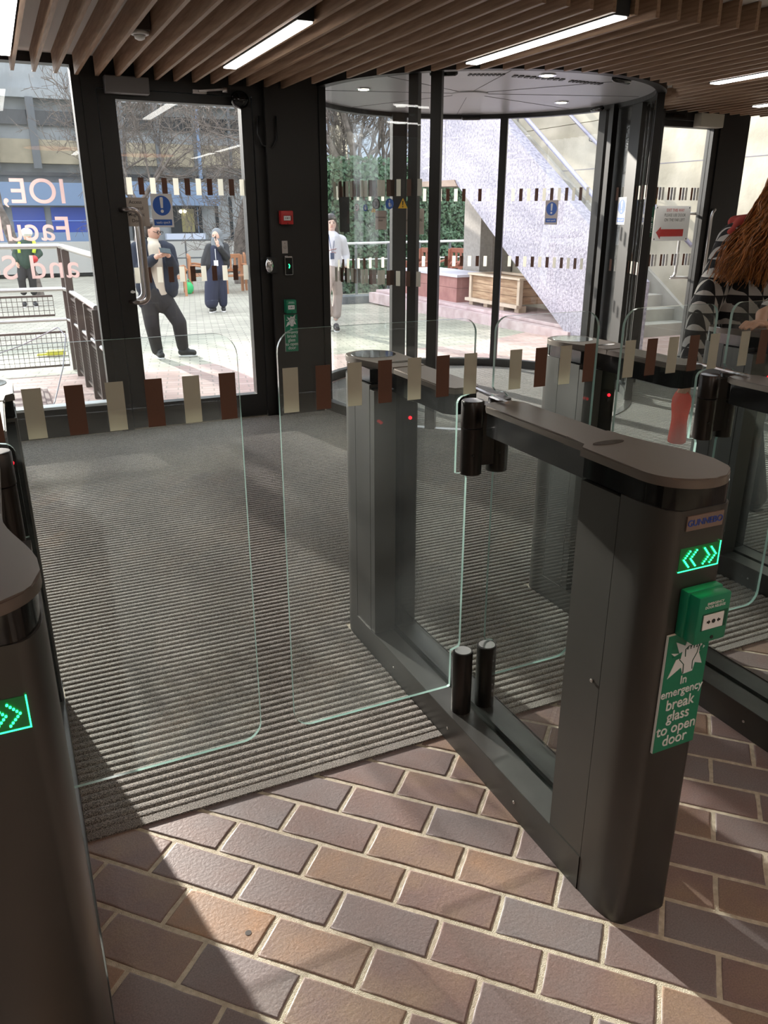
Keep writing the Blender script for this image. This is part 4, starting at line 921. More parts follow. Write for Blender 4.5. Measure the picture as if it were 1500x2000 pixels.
def mesh_panel(p0, p1, z0, z1, pitch=.05):
    p0, p1 = Vector(p0), Vector(p1); L_ = (p1 - p0).length; n = int(L_ / pitch); x = MB(); o = Vector((.66, 7.1, 0))
    for i in range(n + 1): c = p0.lerp(p1, i / n) - o; x.bar((c.x, c.y, z0), (c.x, c.y, z1), .005)
    for i in range(int((z1 - z0) / pitch) + 1): z = z0 + pitch * i; x.bar(Vector((p0.x, p0.y, z)) - o, Vector((p1.x, p1.y, z)) - o, .005)
    for z in (z0, z1): x.bar(Vector((p0.x, p0.y, z)) - o, Vector((p1.x, p1.y, z)) - o, .03, .02)
    x.build('mesh_panel', M_mesh, rp)
mesh_panel((-2.1, 9.36, 0), (.48, 9.36, 0), .60, .80); mesh_panel((-2.1, 9.36, 0), (.56, 9.36, 0), .06, .42)
mesh_panel((xs(7.75), 7.75, 0), (xs(7.2), 7.2, 0), .60, .82, .03); mesh_panel((xs(9.0), 9.0, 0), (xs(8.35), 8.35, 0), .06, .80, .03); mesh_panel((xs(8.3), 8.3, 0), (xs(7.25), 7.25, 0), .06, .50, .03)
x = MB(); x.tube([(.22, 7.25, .02), (.28, 7.5, .05), (.42, 8.1, .25), (.5, 8.4, .5), (.45, 8.6, .56), (.1, 9.0, .35), (-.6, 9.3, .1)], .006, 6); o = x.build('cable', mat('grey_cable', (.25, .24, .27), .5)); tag(o, 'thin grey cable hanging off the ramp balustrade beyond the left window', 'cable')
x = MB(); x.box((-.35, 7.35, 0), (.26, 8.25, .03), bev=.005); x.box((-.30, 7.40, .03), (.21, 8.2, .045)); o = x.build('access_cover', mat('red_brown_metal', (.16, .09, .08), .6)); tag(o, 'dark brown floor hatch cover just outside the left window', 'hatch')
x = MB(); p_ = atZ(106, 690); x.box((-.09, -.05, 0), (.13, .09, .05), bev=.01); x.box((-.2, .0, 0), (-.08, .08, .02), bev=.005); o = x.build('yellow_case', M_rubber); o.location = (p_.x, p_.y, -.02); tag(o, 'small yellow plastic case lying on the paving behind the mesh', 'case')
# ================================================================== PEOPLE
def capsule(x, p, q, r1, r2, n=14, flat=1.0, flat_axis=None):
    p, q = Vector(p), Vector(q); d = q - p; L_ = d.length
    if L_ < 1e-6: x.sphere(p, r1, n); return
    d.normalize(); pts = []; rs = []
    for i in range(5): a = R(90 * i / 4); pts.append(p - d * r1 * math.cos(a)); rs.append(max(r1 * math.sin(a), r1 * .03))
    for i in range(1, 5): a = R(90 * i / 4); pts.append(q + d * r2 * math.sin(a)) if i else None; rs.append(max(r2 * math.cos(a), r2 * .03))
    pts.insert(5, q); rs.insert(5, r2)
    x.tube(pts, rs, n)
def ell(x, c, r, rot=(0, 0, 0), n=18):
    g = bmesh.ops.create_uvsphere(x.bm, u_segments=n, v_segments=n // 2 + 2, radius=1)
    from mathutils import Euler
    M = Matrix.Translation(c) @ Euler(rot).to_matrix().to_4x4() @ Matrix.Diagonal((*r, 1))
    bmesh.ops.transform(x.bm, matrix=M, verts=g['verts'])
def fuse(x, name, m, voxel, parent=None, smooth=3, clip=None, **k):
    bmesh.ops.recalc_face_normals(x.bm, faces=x.bm.faces); bmesh.ops.triangulate(x.bm, faces=x.bm.faces)
    me = bpy.data.meshes.new(name); x.bm.to_mesh(me); x.bm.free(); o = bpy.data.objects.new(name, me); col.objects.link(o)
    md = o.modifiers.new('r', 'REMESH'); md.mode = 'VOXEL'; md.voxel_size = voxel; md.use_smooth_shade = True
    if smooth: sm = o.modifiers.new('s', 'SMOOTH'); sm.iterations = smooth; sm.factor = .5
    dg = bpy.context.evaluated_depsgraph_get(); nm = bpy.data.meshes.new_from_object(o.evaluated_get(dg)); bpy.data.objects.remove(o)
    nm.materials.clear()
    for mm_ in (m if isinstance(m, (list, tuple)) else [m]): nm.materials.append(mm_)
    for p_ in nm.polygons: p_.use_smooth = True; p_.material_index = 0
    n = bpy.data.objects.new(name, nm); col.objects.link(n)
    if parent: n.parent = parent; n.matrix_parent_inverse = Matrix.Translation(-parent.location)
    return tag(n, **k)
def face(x, c, fwd, s):
    # eyes, nose, mouth relief on a head centred at c with half-height s, looking along fwd
    fwd = Vector(fwd).normalized(); rt = fwd.cross(Vector((0, 0, 1))).normalized(); up = rt.cross(fwd)
    x.tube([c + fwd * s * .78 + up * s * .12, c + fwd * s * 1.0 - up * s * .16, c + fwd * s * .84 - up * s * .26], [s * .07, s * .13, s * .08], 8)
    for q in (-1, 1): ell(x, c + rt * q * s * .80 + up * s * -.02 - fwd * s * .05, (s * .09, s * .16, s * .24))
    capsule(x, c + fwd * s * .70 - up * s * .50 + rt * s * .2, c + fwd * s * .70 - up * s * .50 - rt * s * .2, s * .10, s * .10, 8)
    ell(x, c + fwd * s * .42 - up * s * .72, (s * .34, s * .34, s * .28))
def face_marks(parent, c, fwd, s, glasses=False):
    fwd = Vector(fwd).normalized(); rt = fwd.cross(Vector((0, 0, 1))).normalized(); up = rt.cross(fwd)
    O_ = parent.location
    x = MB()
    for q in (-1, 1): x.sphere(c + fwd * s * .80 + rt * q * s * .30 + up * s * .06 - O_, s * .085, 10)
    x.build('eyes', mat('eye_dark', (.03, .02, .02), .3), parent)
    x = MB()
    for q in (-1, 1): capsule(x, c + fwd * s * .84 + rt * q * s * .14 + up * s * .24 - O_, c + fwd * s * .76 + rt * q * s * .44 + up * s * .22 - O_, s * .035, s * .025, 6)
    x.build('eyebrows', M_hair, parent)
    x = MB(); capsule(x, c + fwd * s * .82 - up * s * .49 + rt * s * .17 - O_, c + fwd * s * .82 - up * s * .49 - rt * s * .17 - O_, s * .05, s * .05, 8); x.build('lips', mat('lips', (.50, .20, .17), .45), parent)
    if glasses:
        x = MB()
        for q in (-1, 1):
            cc = c + fwd * s * .96 + rt * q * s * .33 + up * s * .06 - O_
            x.tube([cc + rt * s * .24 * math.cos(R(a)) + up * s * .18 * math.sin(R(a)) for a in range(0, 361, 30)], s * .03, 5, caps=False)
            x.tube([cc + rt * q * s * .24, c + rt * q * s * .82 + up * s * .06 - O_], s * .03, 5)
        x.build('glasses', M_dark, parent)
def hand(x, w, d, curl, r=.0085, palm=.04, side=None, spread=.2, ln=.07):
    # palm at wrist w pointing along d; curl = direction the fingers bend towards; adds palm, four fingers and a thumb
    d = Vector(d).normalized(); cu = Vector(curl).normalized(); sd = side or d.cross(cu).normalized()
    capsule(x, w, w + d * palm, palm * .55, palm * .5, 10)
    ell(x, w + d * palm * 1.0, (palm * .55,) * 3)
    for i, (o_, l) in enumerate(((-1.5, .82), (-.5, 1.0), (.5, .95), (1.5, .76))):
        b = w + d * palm * 1.3 + sd * o_ * palm * .36; a1 = b + (d * .8 + cu * .35 + sd * o_ * spread * .1) * ln * .45 * l; a2 = a1 + (d * .4 + cu * .8) * ln * .33 * l; a3 = a2 + (cu * .95 - d * .1) * ln * .25 * l
        capsule(x, b - d * palm * .4, a1, r * 1.08, r, 8); capsule(x, a1, a2, r, r * .92, 8); capsule(x, a2, a3, r * .92, r * .8, 8)
    t0 = w + d * palm * .3 - sd * palm * .5; t1 = t0 + (d * .7 - sd * .6 + cu * .3) * ln * .42; t2 = t1 + (d * .7 + cu * .6) * ln * .38
    capsule(x, t0, t1, r * 1.3, r * 1.1, 8); capsule(x, t1, t2, r * 1.1, r * .9, 8)
class Fig:
    def __init__(s, Y, base_px, name_label, **k):
        s.Y = Y; p_ = atY(*base_px, Y); g = outz(Y)
        s.root = empty('person', (p_.x, Y, g), label=name_label, cat='person'); s.k = ray(*base_px).length / FP * Y / ray(*base_px).y  # metres per pixel
    def J(s, px, py, dy=0): p_ = atY(px, py, s.Y + dy); return p_
    def r(s, px): return px * s.k
# ---- man with a phone
Y0 = 9.87
F = Fig(Y0, (335, 693), 'person in dark jacket and trousers looking down at a phone, just outside the left door'); J = F.J; q = F.r
hc = J(299, 450, 0); hs = .118
fw = Vector((.75, -.75, -.35))
B = MB(); ell(B, hc, (.078, .088, hs)); face(B, hc, fw, .1); capsule(B, J(299, 462), J(298, 476, .02), .052, .056)
capsule(B, J(297, 492, .04), J(303, 540, .04), .085, .085); capsule(B, J(272, 484, .02), J(324, 486), .06, .06); capsule(B, J(300, 545, .04), J(310, 585), .085, .10)
for a, b_, c in (((292, 588, 0), (297, 635, -.05), (307, 684, .02)), ((322, 588, 0), (349, 630, -.08), (356, 680, 0))):
    capsule(B, J(*a), J(*b_), .085, .062); capsule(B, J(*b_), J(*c), .058, .038)
wl, wr_ = J(308, 500, -.30), J(328, 497, -.28)
capsule(B, J(267, 488, .03), J(272, 526, -.02), .05, .042); capsule(B, J(272, 526, -.02), wl, .042, .027)
capsule(B, J(328, 488, 0), J(338, 525, -.05), .05, .042); capsule(B, J(338, 525, -.05), wr_, .042, .027)
hand(B, wl, (.9, -.2, .1), (.1, .5, .55), r=.0095, palm=.042, ln=.075); hand(B, wr_, (-.9, -.2, .15), (-.1, .4, .55), r=.0095, palm=.042, ln=.075)
body = fuse(B, 'body', M_skin, .007, F.root, 2)
face_marks(F.root, hc, fw, .1, True)
M_navy = mat('navy_cloth', (.008, .014, .030), .8, noise_amt=.2, noise_scale=8); M_trou = mat('charcoal_cloth', (.018, .016, .017), .8)
Hh = MB(); ell(Hh, hc + Vector((-.016, .022, .042)), (.094, .100, .094)); ell(Hh, hc + Vector((-.036, .034, .0)), (.078, .082, .095)); capsule(Hh, hc + Vector((-.058, -.045, .055)), hc + Vector((.04, -.06, .085)), .038, .035); capsule(Hh, hc + Vector((-.062, -.035, .06)), hc + Vector((-.068, -.01, -.01)), .028, .018); fuse(Hh, 'hair', M_hair, .009, F.root, 2)
C_ = MB(); capsule(C_, J(298, 468, .01), J(300, 482, -.03), .062, .075); capsule(C_, J(301, 484, -.045), J(304, 505, -.05), .085, .085); capsule(C_, J(304, 505, -.04), J(312, 578, -.03), .09, .10); fuse(C_, 'jumper', mat('cream_knit', (.58, .52, .42), .9), .010, F.root, 2)
C_ = MB()
capsule(C_, J(280, 484, .02), J(284, 560, -.01), .10, .115); capsule(C_, J(318, 486, 0), J(330, 558, -.02), .10, .115); capsule(C_, J(299, 490, .05), J(306, 570, .02), .13, .15)
capsule(C_, J(283, 575, 0), J(283, 590, 0), .075, .085); capsule(C_, J(325, 560, 0), J(334, 568, 0), .08, .085)
capsule(C_, J(266, 486, .03), J(271, 527, -.02), .082, .072); capsule(C_, J(271, 527, -.02), wl.lerp(J(272, 526, -.02), .22), .072, .055)
capsule(C_, J(329, 488, 0), J(339, 526, -.05), .082, .074); capsule(C_, J(339, 526, -.05), wr_.lerp(J(338, 525, -.05), .25), .074, .058)
fuse(C_, 'jacket', M_navy, .010, F.root, 3)
C_ = MB(); capsule(C_, J(303, 572), J(318, 590), .135, .135)
for a, b_, c, e in (((291, 592, 0), (297, 635, -.05), (303, 665, .0), (307, 683, .02)), ((324, 590, 0), (350, 630, -.08), (355, 665, -.02), (357, 677, 0))):
    capsule(C_, J(*a), J(*b_), .105, .088); capsule(C_, J(*b_), J(*c), .088, .075); capsule(C_, J(*c), J(*e), .075, .07)
fuse(C_, 'trousers', M_trou, .010, F.root, 3)
def shoe(parent, heel, toe, w_=.045, h=.055, m=M_dark, sole=M_white, name='shoe'):
    heel, toe = Vector(heel), Vector(toe); d = toe - heel; d.normalize()
    x = MB(); capsule(x, heel + d * .04 + Vector((0, 0, h)), toe - d * .05 + Vector((0, 0, h * .75)), w_ * 1.05, w_ * .9); capsule(x, heel + d * .05 + Vector((0, 0, h * 1.3)), heel + d * .10 + Vector((0, 0, h * 1.4)), w_ * .95, w_ * .8)
    o = fuse(x, name, m, .007, parent, 2)
    x = MB(); x.tube([heel + Vector((0, 0, .016)) + d * .0, heel + d * .06 + Vector((0, 0, .016)), toe - d * .07 + Vector((0, 0, .016)), toe + Vector((0, 0, .02))], [w_ * .7, w_ * 1.05, w_ * 1.05, w_ * .5], 12); bmesh.ops.scale(x.bm, vec=(1, 1, .4), space=Matrix.Translation(-heel), verts=x.bm.verts)
    s_ = x.build('sole', sole, o); s_.matrix_parent_inverse = Matrix.Translation(-parent.location) if False else s_.matrix_parent_inverse
    s_.matrix_basis = Matrix.Identity(4)
    return o
g = outz(Y0)
def onG(px, py, dy=0, Y=Y0): p_ = atY(px, py, Y + dy); p_.z = outz(Y + dy); return p_
shoe(F.root, onG(309, 690, .05), onG(318, 697, -.14)); shoe(F.root, onG(349, 690, .0), onG(386, 691, -.06))
ph = empty('mobile_phone', (wl + wr_) / 2 + Vector((.02, -.06, .05)), label='dark phone held in both hands by the person in the navy jacket', cat='phone'); ph.rotation_euler = (R(-35), R(8), R(20))
x = MB(); x.box((-.070, -.004, -.033), (.070, .004, .033), bev=.004); x.build('case', mat('phone_case', (.03, .05, .055), .5), ph); x = MB(); x.box((-.064, .0035, -.029), (.064, .0050, .029)); x.build('screen', mat('phone_screen', (.03, .04, .05), .4), ph)
# ---- person in grey headscarf
Y0 = 15.4
F = Fig(Y0, (425, 604), 'person in a grey headscarf and black coat holding a phone to the ear'); J = F.J; dd = -.0
sc_r = F.k
hc = J(422, 461); fw = Vector((-.6, -.8, .0))
B = MB(); ell(B, hc, (.075, .085, .105)); face(B, hc, fw, .092); capsule(B, J(423, 468), J(424, 478), .05, .055)
capsule(B, J(424, 488, .03), J(422, 540, .02), .09, .10)
for a, b_, c in (((418, 540, 0), (416, 570, -.04), (416, 600, 0)), ((431, 540, 0), (434, 570, .02), (436, 598, .04))): capsule(B, J(*a), J(*b_), .08, .06); capsule(B, J(*b_), J(*c), .055, .04)
capsule(B, J(440, 482), J(442, 502, -.12), .045, .04); wr2 = J(424, 477, -.2); capsule(B, J(442, 502, -.12), wr2, .038, .026); hand(B, wr2, (-.1, .1, 1), (-.1, .6, .3), r=.009, palm=.04)
capsule(B, J(408, 484), J(402, 506), .045, .04); wl2 = J(399, 521, 0); capsule(B, J(402, 506), wl2, .038, .026); hand(B, wl2, (0, 0, -1), (.5, 0, -.3), r=.009, palm=.04)
fuse(B, 'body', M_skin, .008, F.root, 2); face_marks(F.root, hc, fw, .092)
M_scarf = mat('grey_scarf', (.17, .185, .195), .9)
C_ = MB(); ell(C_, hc + Vector((.03, .035, .025)), (.105, .11, .12)); ell(C_, hc + Vector((.05, .03, -.05)), (.10, .10, .12)); capsule(C_, J(421, 470, -.01), J(424, 482, -.02), .085, .13); fuse(C_, 'headscarf', M_scarf, .010, F.root, 3)
C_ = MB(); capsule(C_, J(410, 486, .02), J(407, 516, .03), .10, .14); capsule(C_, J(436, 484, .02), J(437, 515, .03), .10, .12); capsule(C_, J(424, 486, .08), J(424, 516, .08), .14, .16)
capsule(C_, J(440, 482), J(443, 502, -.10), .075, .07); capsule(C_, J(443, 502, -.10), wr2.lerp(J(442, 502, -.12), .3), .07, .055); capsule(C_, J(408, 484), J(401, 508), .075, .08); capsule(C_, J(401, 508), J(399, 521), .08, .07)
fuse(C_, 'coat', mat('black_coat', (.010, .010, .012), .6), .011, F.root, 3)
C_ = MB(); capsule(C_, J(420, 488, -.06), J(424, 530, -.05), .10, .155); M_nv = mat('dark_navy_cloth', (.012, .016, .042), .8)
capsule(C_, J(418, 525), J(414, 560), .14, .14); capsule(C_, J(414, 560), J(413, 590), .14, .13); capsule(C_, J(430, 530), J(434, 570, .02), .11, .10); capsule(C_, J(434, 570, .02), J(436, 592, .03), .10, .08); fuse(C_, 'long_tunic', M_nv, .011, F.root, 3)
x = MB(); O_ = F.root.location; x.tube([J(420, 486, -.17) - O_, J(421, 500, -.19) - O_, J(422, 510, -.19) - O_], .006, 6); c_ = J(422, 514, -.195) - O_; x.box(c_ - Vector((.04, .004, .05)), c_ + Vector((.04, .004, .05))); x.build('badge_lanyard', M_paper, F.root)
def onG2(px, dy=0): p_ = atY(px, 600, Y0 + dy); p_.z = outz(Y0 + dy); return p_
shoe(F.root, onG2(420, .05), onG2(410, -.12)); shoe(F.root, onG2(436, .1), onG2(437, -.1))
x = MB(); c_ = wr2 + Vector((-.01, .03, .07)); x.box(c_ - Vector((.012, .035, .07)), c_ + Vector((.0, .035, .07)), bev=.003); o = x.build('mobile_phone', M_dark); tag(o, 'black phone held to the ear of the person in the grey headscarf', 'phone')
# ---- walking person behind the rotunda pane
Y0 = 11.4
F = Fig(Y0, (650, 638), 'person with long dark hair in a white sweatshirt walking, seen through the rotunda glass'); J = lambda px, py, dy=0: F.J(px + 5, py, dy)
hc = J(642, 436); fw = Vector((-.3, -1, -.02))
B = MB(); ell(B, hc, (.073, .085, .112)); face(B, hc, fw, .098); capsule(B, J(643, 448), J(643, 460), .045, .05)
capsule(B, J(643, 472), J(643, 510), .11, .10); capsule(B, J(626, 467), J(659, 467), .05, .05); capsule(B, J(643, 515), J(643, 530), .11, .12)
for a, b_, c in (((636, 535, 0), (631, 578, -.12), (637, 622, .1)), ((651, 535, 0), (653, 575, .05), (651, 622, .0))): capsule(B, J(*a), J(*b_), .08, .058); capsule(B, J(*b_), J(*c), .052, .036)
for a, b_, c in (((624, 470, 0), (619, 498, .04), (622, 522, -.06)), ((663, 470, 0), (669, 498, .04), (671, 520, -.04))):
    capsule(B, J(*a), J(*b_), .044, .037); capsule(B, J(*b_), J(*c), .036, .025); hand(B, J(*c), (0, -.15, -1), (-.4 if c[0] > 640 else .4, -.5, -.2), r=.009, palm=.038)
fuse(B, 'body', mat('skin_fair', (.68, .46, .37), .5), .007, F.root, 2); face_marks(F.root, hc, fw, .098)
C_ = MB(); ell(C_, hc + Vector((.01, .035, .03)), (.088, .085, .108)); ell(C_, hc + Vector((.0, .008, .062)), (.084, .088, .070)); capsule(C_, hc + Vector((.03, -.07, .06)), hc + Vector((.075, -.02, -.04)), .022, .025); capsule(C_, hc + Vector((.055, .05, .02)), J(655, 466, .06), .05, .045); capsule(C_, hc + Vector((-.055, .05, .02)), J(632, 464, .06), .045, .04); capsule(C_, hc + Vector((0, .07, 0)), J(644, 470, .1), .08, .08); fuse(C_, 'hair', M_hair, .009, F.root, 2)
C_ = MB(); capsule(C_, J(643, 468), J(644, 512), .13, .145); capsule(C_, J(627, 466), J(659, 466), .062, .062)
for a, b_, c in (((624, 469, 0), (619, 498, .04), (621, 516, -.04)), ((663, 469, 0), (670, 498, .04), (671, 515, -.03))): capsule(C_, J(*a), J(*b_), .07, .068); capsule(C_, J(*b_), J(*c), .066, .05)
fuse(C_, 'sweatshirt', mat('white_sweat', (.72, .71, .76), .85), .010, F.root, 3)
C_ = MB(); capsule(C_, J(643, 520), J(643, 534), .135, .135)
for a, b_, c in (((636, 537, 0), (631, 578, -.12), (636, 612, .08)), ((650, 537, 0), (655, 575, .05), (652, 614, .0))): capsule(C_, J(*a), J(*b_), .092, .075); capsule(C_, J(*b_), J(*c), .072, .072)
fuse(C_, 'trousers', mat('taupe_cloth', (.40, .33, .29), .85), .010, F.root, 3)
def onG3(px, dy=0): p_ = atY(px + 5, 630, Y0 + dy); p_.z = outz(Y0 + dy); return p_
shoe(F.root, onG3(651, .1), onG3(654, -.16)); shoe(F.root, onG3(636, .2), onG3(637, -.02))
x = MB(); O_ = F.root.location
x.tube([J(637, 458, -.09) - O_, J(640, 480, -.15) - O_, J(644, 496, -.16) - O_, J(647, 480, -.15) - O_, J(648, 458, -.09) - O_], .006, 6); c_ = J(644, 500, -.165) - O_; x.box(c_ - Vector((.03, .003, .045)), c_ + Vector((.03, .003, .045))); x.build('lanyard', mat('lanyard_blue', (.06, .08, .14), .6), F.root)
x = MB(); 
for a, b_ in (((637, 490), (652, 486)), ((640, 495), (651, 494))): x.tube([J(a[0], a[1], -.157) - O_, J((a[0] + b_[0]) / 2, a[1] - 3, -.165) - O_, J(b_[0], b_[1], -.15) - O_], .006, 5)
x.build('chest_print', M_redbox, F.root)
# ---- worker in a white helmet
Y0 = 18.6
F = Fig(Y0, (52, 577), 'person in a white hard hat and yellow vest straps seen through the lettered window'); J = F.J
hc = J(53, 461); fw = Vector((.3, -1, 0))
B = MB(); ell(B, hc, (.078, .088, .11)); face(B, hc, fw, .097); capsule(B, J(52, 468), J(51, 474), .05, .055); capsule(B, J(50, 484), J(50, 512), .14, .13)
for a, b_, c in (((44, 515, 0), (42, 545, -.05), (46, 572, 0)), ((58, 515, 0), (63, 545, -.03), (66, 572, .02))): capsule(B, J(*a), J(*b_), .085, .06); capsule(B, J(*b_), J(*c), .055, .04)
for a, b_, c, f in (((36, 480, 0), (30, 497, .02), (33, 512, -.1), (0, -.2, -1)), ((66, 480, 0), (76, 495, -.05), (68, 504, -.25), (-.7, -.6, -.1))):
    capsule(B, J(*a), J(*b_), .05, .042); capsule(B, J(*b_), J(*c), .04, .028); hand(B, J(*c), f, (.2, -.3, -.3), r=.010, palm=.042)
fuse(B, 'body', M_skin, .009, F.root, 2); face_marks(F.root, hc, fw, .097)
O_ = F.root.location
x = MB(); ell(x, hc + Vector((0, 0, .065)) , (.115, .125, .095)); capsule(x, hc + Vector((-.05, -.12, .05)), hc + Vector((.08, -.12, .05)), .02, .02); fuse(x, 'hard_hat', M_white, .009, F.root, 2)
C_ = MB(); capsule(C_, J(50, 484), J(50, 512), .165, .165); capsule(C_, J(38, 478), J(64, 478), .075, .075)
for a, b_, c in (((36, 480, 0), (30, 497, .02), (33, 509, -.08)), ((66, 480, 0), (77, 495, -.05), (70, 503, -.2))): capsule(C_, J(*a), J(*b_), .075, .07); capsule(C_, J(*b_), J(*c), .068, .055)
fuse(C_, 'jacket', mat('bottle_green_cloth', (.02, .045, .03), .8), .011, F.root, 3)
C_ = MB()
for a, b_, c in (((44, 514, 0), (42, 545, -.05), (46, 570, 0)), ((58, 514, 0), (63, 545, -.03), (66, 570, .02))): capsule(C_, J(*a), J(*b_), .105, .085); capsule(C_, J(*b_), J(*c), .08, .07)
capsule(C_, J(45, 513), J(57, 513), .12, .12); fuse(C_, 'trousers', M_trou, .011, F.root, 3)
x = MB(); x.tube([J(66, 472, -.10) - O_, J(68, 480, -.19) - O_, J(66, 494, -.2) - O_], .035, 8); x.tube([J(38, 474, -.10) - O_, J(36, 482, -.19) - O_, J(38, 494, -.2) - O_], .03, 8); x.build('reflective_strap', mat('hi_vis_yellow', (.55, .75, .05), .6), F.root)
def onG4(px, dy=0): p_ = atY(px, 575, Y0 + dy); p_.z = outz(Y0 + dy); return p_
shoe(F.root, onG4(46, .05), onG4(44, -.18)); shoe(F.root, onG4(65, .05), onG4(69, -.18))
x = MB(); c_ = J(66, 506, -.42); x.sphere(c_, (.085, .085, .075), 14); o = x.build('red_ball', M_red); tag(o, 'round red object held by the person in the white hard hat', 'ball')

# ================================================================== PERSON AT THE RIGHT GATE
YB = 3.10
rp_ = atY(1500, 900, YB)
W_ = empty('person', (rp_.x + .02, YB, .009), label='person with long auburn hair and black and white checked coat beyond the right gate', cat='person')
class Q: pass
def J(px, py, dy=0): return atY(px, py, YB + dy)
hc = J(1532, 378, -.02)
sh_l, el_l, wr_l = J(1436, 470, .0), J(1376, 600, .02), J(1345, 742, -.03)
sh_r = sh_l + Vector((.40, -.02, 0)); B = MB()
ell(B, hc, (.078, .092, .118)); face(B, hc, (.25, 1, -.1), .104)
nk = hc + Vector((0, -.015, -.17)); capsule(B, hc + Vector((0, -.01, -.08)), nk, .052, .058)
cx_ = (sh_l.x + sh_r.x) / 2; capsule(B, (cx_, YB, 1.32), (cx_, YB, 1.12), .13, .115); capsule(B, sh_l + Vector((.04, 0, -.02)), sh_r - Vector((.04, 0, .02)), .06, .06); capsule(B, (cx_, YB, 1.02), (cx_, YB, .92), .13, .14)
hpl, hpr = Vector((cx_ - .09, YB, .90)), Vector((cx_ + .09, YB, .90)); kl, kr = Vector((cx_ - .08, YB + .06, .48)), Vector((cx_ + .10, YB - .02, .48)); al, ar = Vector((cx_ - .08, YB + .0, .09)), Vector((cx_ + .11, YB - .14, .09))
for a, b_, c in ((hpl, kl, al), (hpr, kr, ar)): capsule(B, a, b_, .088, .06); capsule(B, b_, c, .056, .038)
capsule(B, sh_l, el_l, .05, .042); capsule(B, el_l, wr_l, .04, .027)
# left hand gripping the bottle neck: palm above, fingers down around it, one finger straight
bt, bb = J(1334, 762, -.04), J(1321, 864, -.04); ax = (bb - bt).normalized()
wr2 = wr_l + (wr_l - el_l).normalized() * .02
pc = bt + Vector((.012, .0, .035))
capsule(B, wr_l, pc, .027, .026, 10); ell(B, pc, (.038, .026, .034))
for i, (ang, l, st) in enumerate(((200, .058, 0), (235, .062, 0), (268, .064, 0), (300, .075, 1))):
    a = R(ang); b0 = pc + Vector((.026 * math.cos(a), .020 * math.sin(a), -.006)); k1 = bt + Vector((.029 * math.cos(a), .029 * math.sin(a), .012))
    if st: k2 = bt + Vector((.030 * math.cos(a), .033 * math.sin(a), -.030)) ; k3 = k2 + ax * .032
    else: k2 = bt + Vector((.028 * math.cos(a - .35), .029 * math.sin(a - .35), -.006)); k3 = bt + Vector((.024 * math.cos(a - .9), .026 * math.sin(a - .9), -.014))
    capsule(B, b0, k1, .0098, .0092, 8); capsule(B, k1, k2, .0092, .0086, 8); capsule(B, k2, k3, .0086, .0072, 8)
a = R(60); capsule(B, pc + Vector((.02, .012, 0)), bt + Vector((.03, .02, .006)), .0115, .010, 8); capsule(B, bt + Vector((.03, .02, .006)), bt + Vector((.014, .032, -.02)), .010, .0085, 8)
# right arm reaching back to the gate cap, hand flat
hr = atZ(1484, 638, 1.150); el_r = sh_r + Vector((.06, -.10, -.27)); wr_r = hr + Vector((.075, .06, .04))
capsule(B, sh_r, el_r, .05, .042); capsule(B, el_r, wr_r, .04, .028)
pd = (Vector((-.95, -.15, -.0))).normalized(); pw = Vector((.1, -1, 0)).normalized()
ell(B, hr + Vector((.02, .02, .008)), (.048, .042, .019)); capsule(B, wr_r, hr + Vector((.03, .025, .012)), .027, .022)
for i, l in enumerate((.060, .075, .080, .066)):
    b0 = hr + pw * (-.030 + .020 * i) + Vector((-.010, .015, .010)); m1 = b0 + pd * l * .45 + Vector((0, 0, .006)); m2 = b0 + pd * l * .8 + Vector((0, 0, -.004)); m3 = b0 + pd * l * 1.08 + Vector((0, 0, -.013))
    capsule(B, b0, m1, .0098, .0092, 8); capsule(B, m1, m2, .0092, .0085, 8); capsule(B, m2, m3, .0085, .0072, 8)
capsule(B, hr + Vector((.035, -.01, .004)), hr + Vector((.0, -.055, -.004)), .012, .0095, 8); capsule(B, hr + Vector((.0, -.055, -.004)), hr + Vector((-.03, -.068, -.008)), .0095, .008, 8)
fuse(B, 'body', mat('skin_warm', (.60, .34, .23), .5), .0042, W_, 1)
face_marks(W_, hc, (.25, 1, -.1), .104)
def hound():
    m = mat('houndstooth', (.5, .5, .5), .9); nt = m.node_tree; N = nt.nodes; L = nt.links; b = N['Principled BSDF']
    ge = N.new('ShaderNodeNewGeometry'); sp = N.new('ShaderNodeSeparateXYZ'); L.new(ge.outputs['Position'], sp.inputs[0])
    def M(op, a, b_=None):
        n = N.new('ShaderNodeMath'); n.operation = op
        for i, v in enumerate((a, b_)):
            if v is None: continue
            if isinstance(v, (int, float)): n.inputs[i].default_value = v
            else: L.new(v, n.inputs[i])
        return n.outputs[0]
    u = M('MULTIPLY', M('ADD', sp.outputs[0], M('MULTIPLY', sp.outputs[1], .35)), 22.0); v = M('MULTIPLY', sp.outputs[2], 11.5)
    cu = M('LESS_THAN', M('FRACT', u), .5); cv = M('LESS_THAN', M('FRACT', v), .5); dg = M('LESS_THAN', M('ADD', M('FRACT', M('MULTIPLY', u, 2.0)), M('FRACT', M('MULTIPLY', v, 2.0))), .85)
    both = M('MULTIPLY', cu, cv); some = M('ABSOLUTE', M('SUBTRACT', cu, cv)); val = M('MAXIMUM', both, M('MULTIPLY', some, dg))
    mx = N.new('ShaderNodeMixRGB'); mx.inputs[1].default_value = (.012, .012, .014, 1); mx.inputs[2].default_value = (.46, .44, .42, 1); L.new(val, mx.inputs[0])
    nz = N.new('ShaderNodeTexNoise'); nz.inputs['Scale'].default_value = 140; L.new(ge.outputs['Position'], nz.inputs['Vector']); bp = N.new('ShaderNodeBump'); bp.inputs['Strength'].default_value = .6; bp.inputs['Distance'].default_value = .004; L.new(nz.outputs[0], bp.inputs['Height']); L.new(bp.outputs[0], b.inputs['Normal'])
    L.new(mx.outputs[0], b.inputs['Base Color']); return m
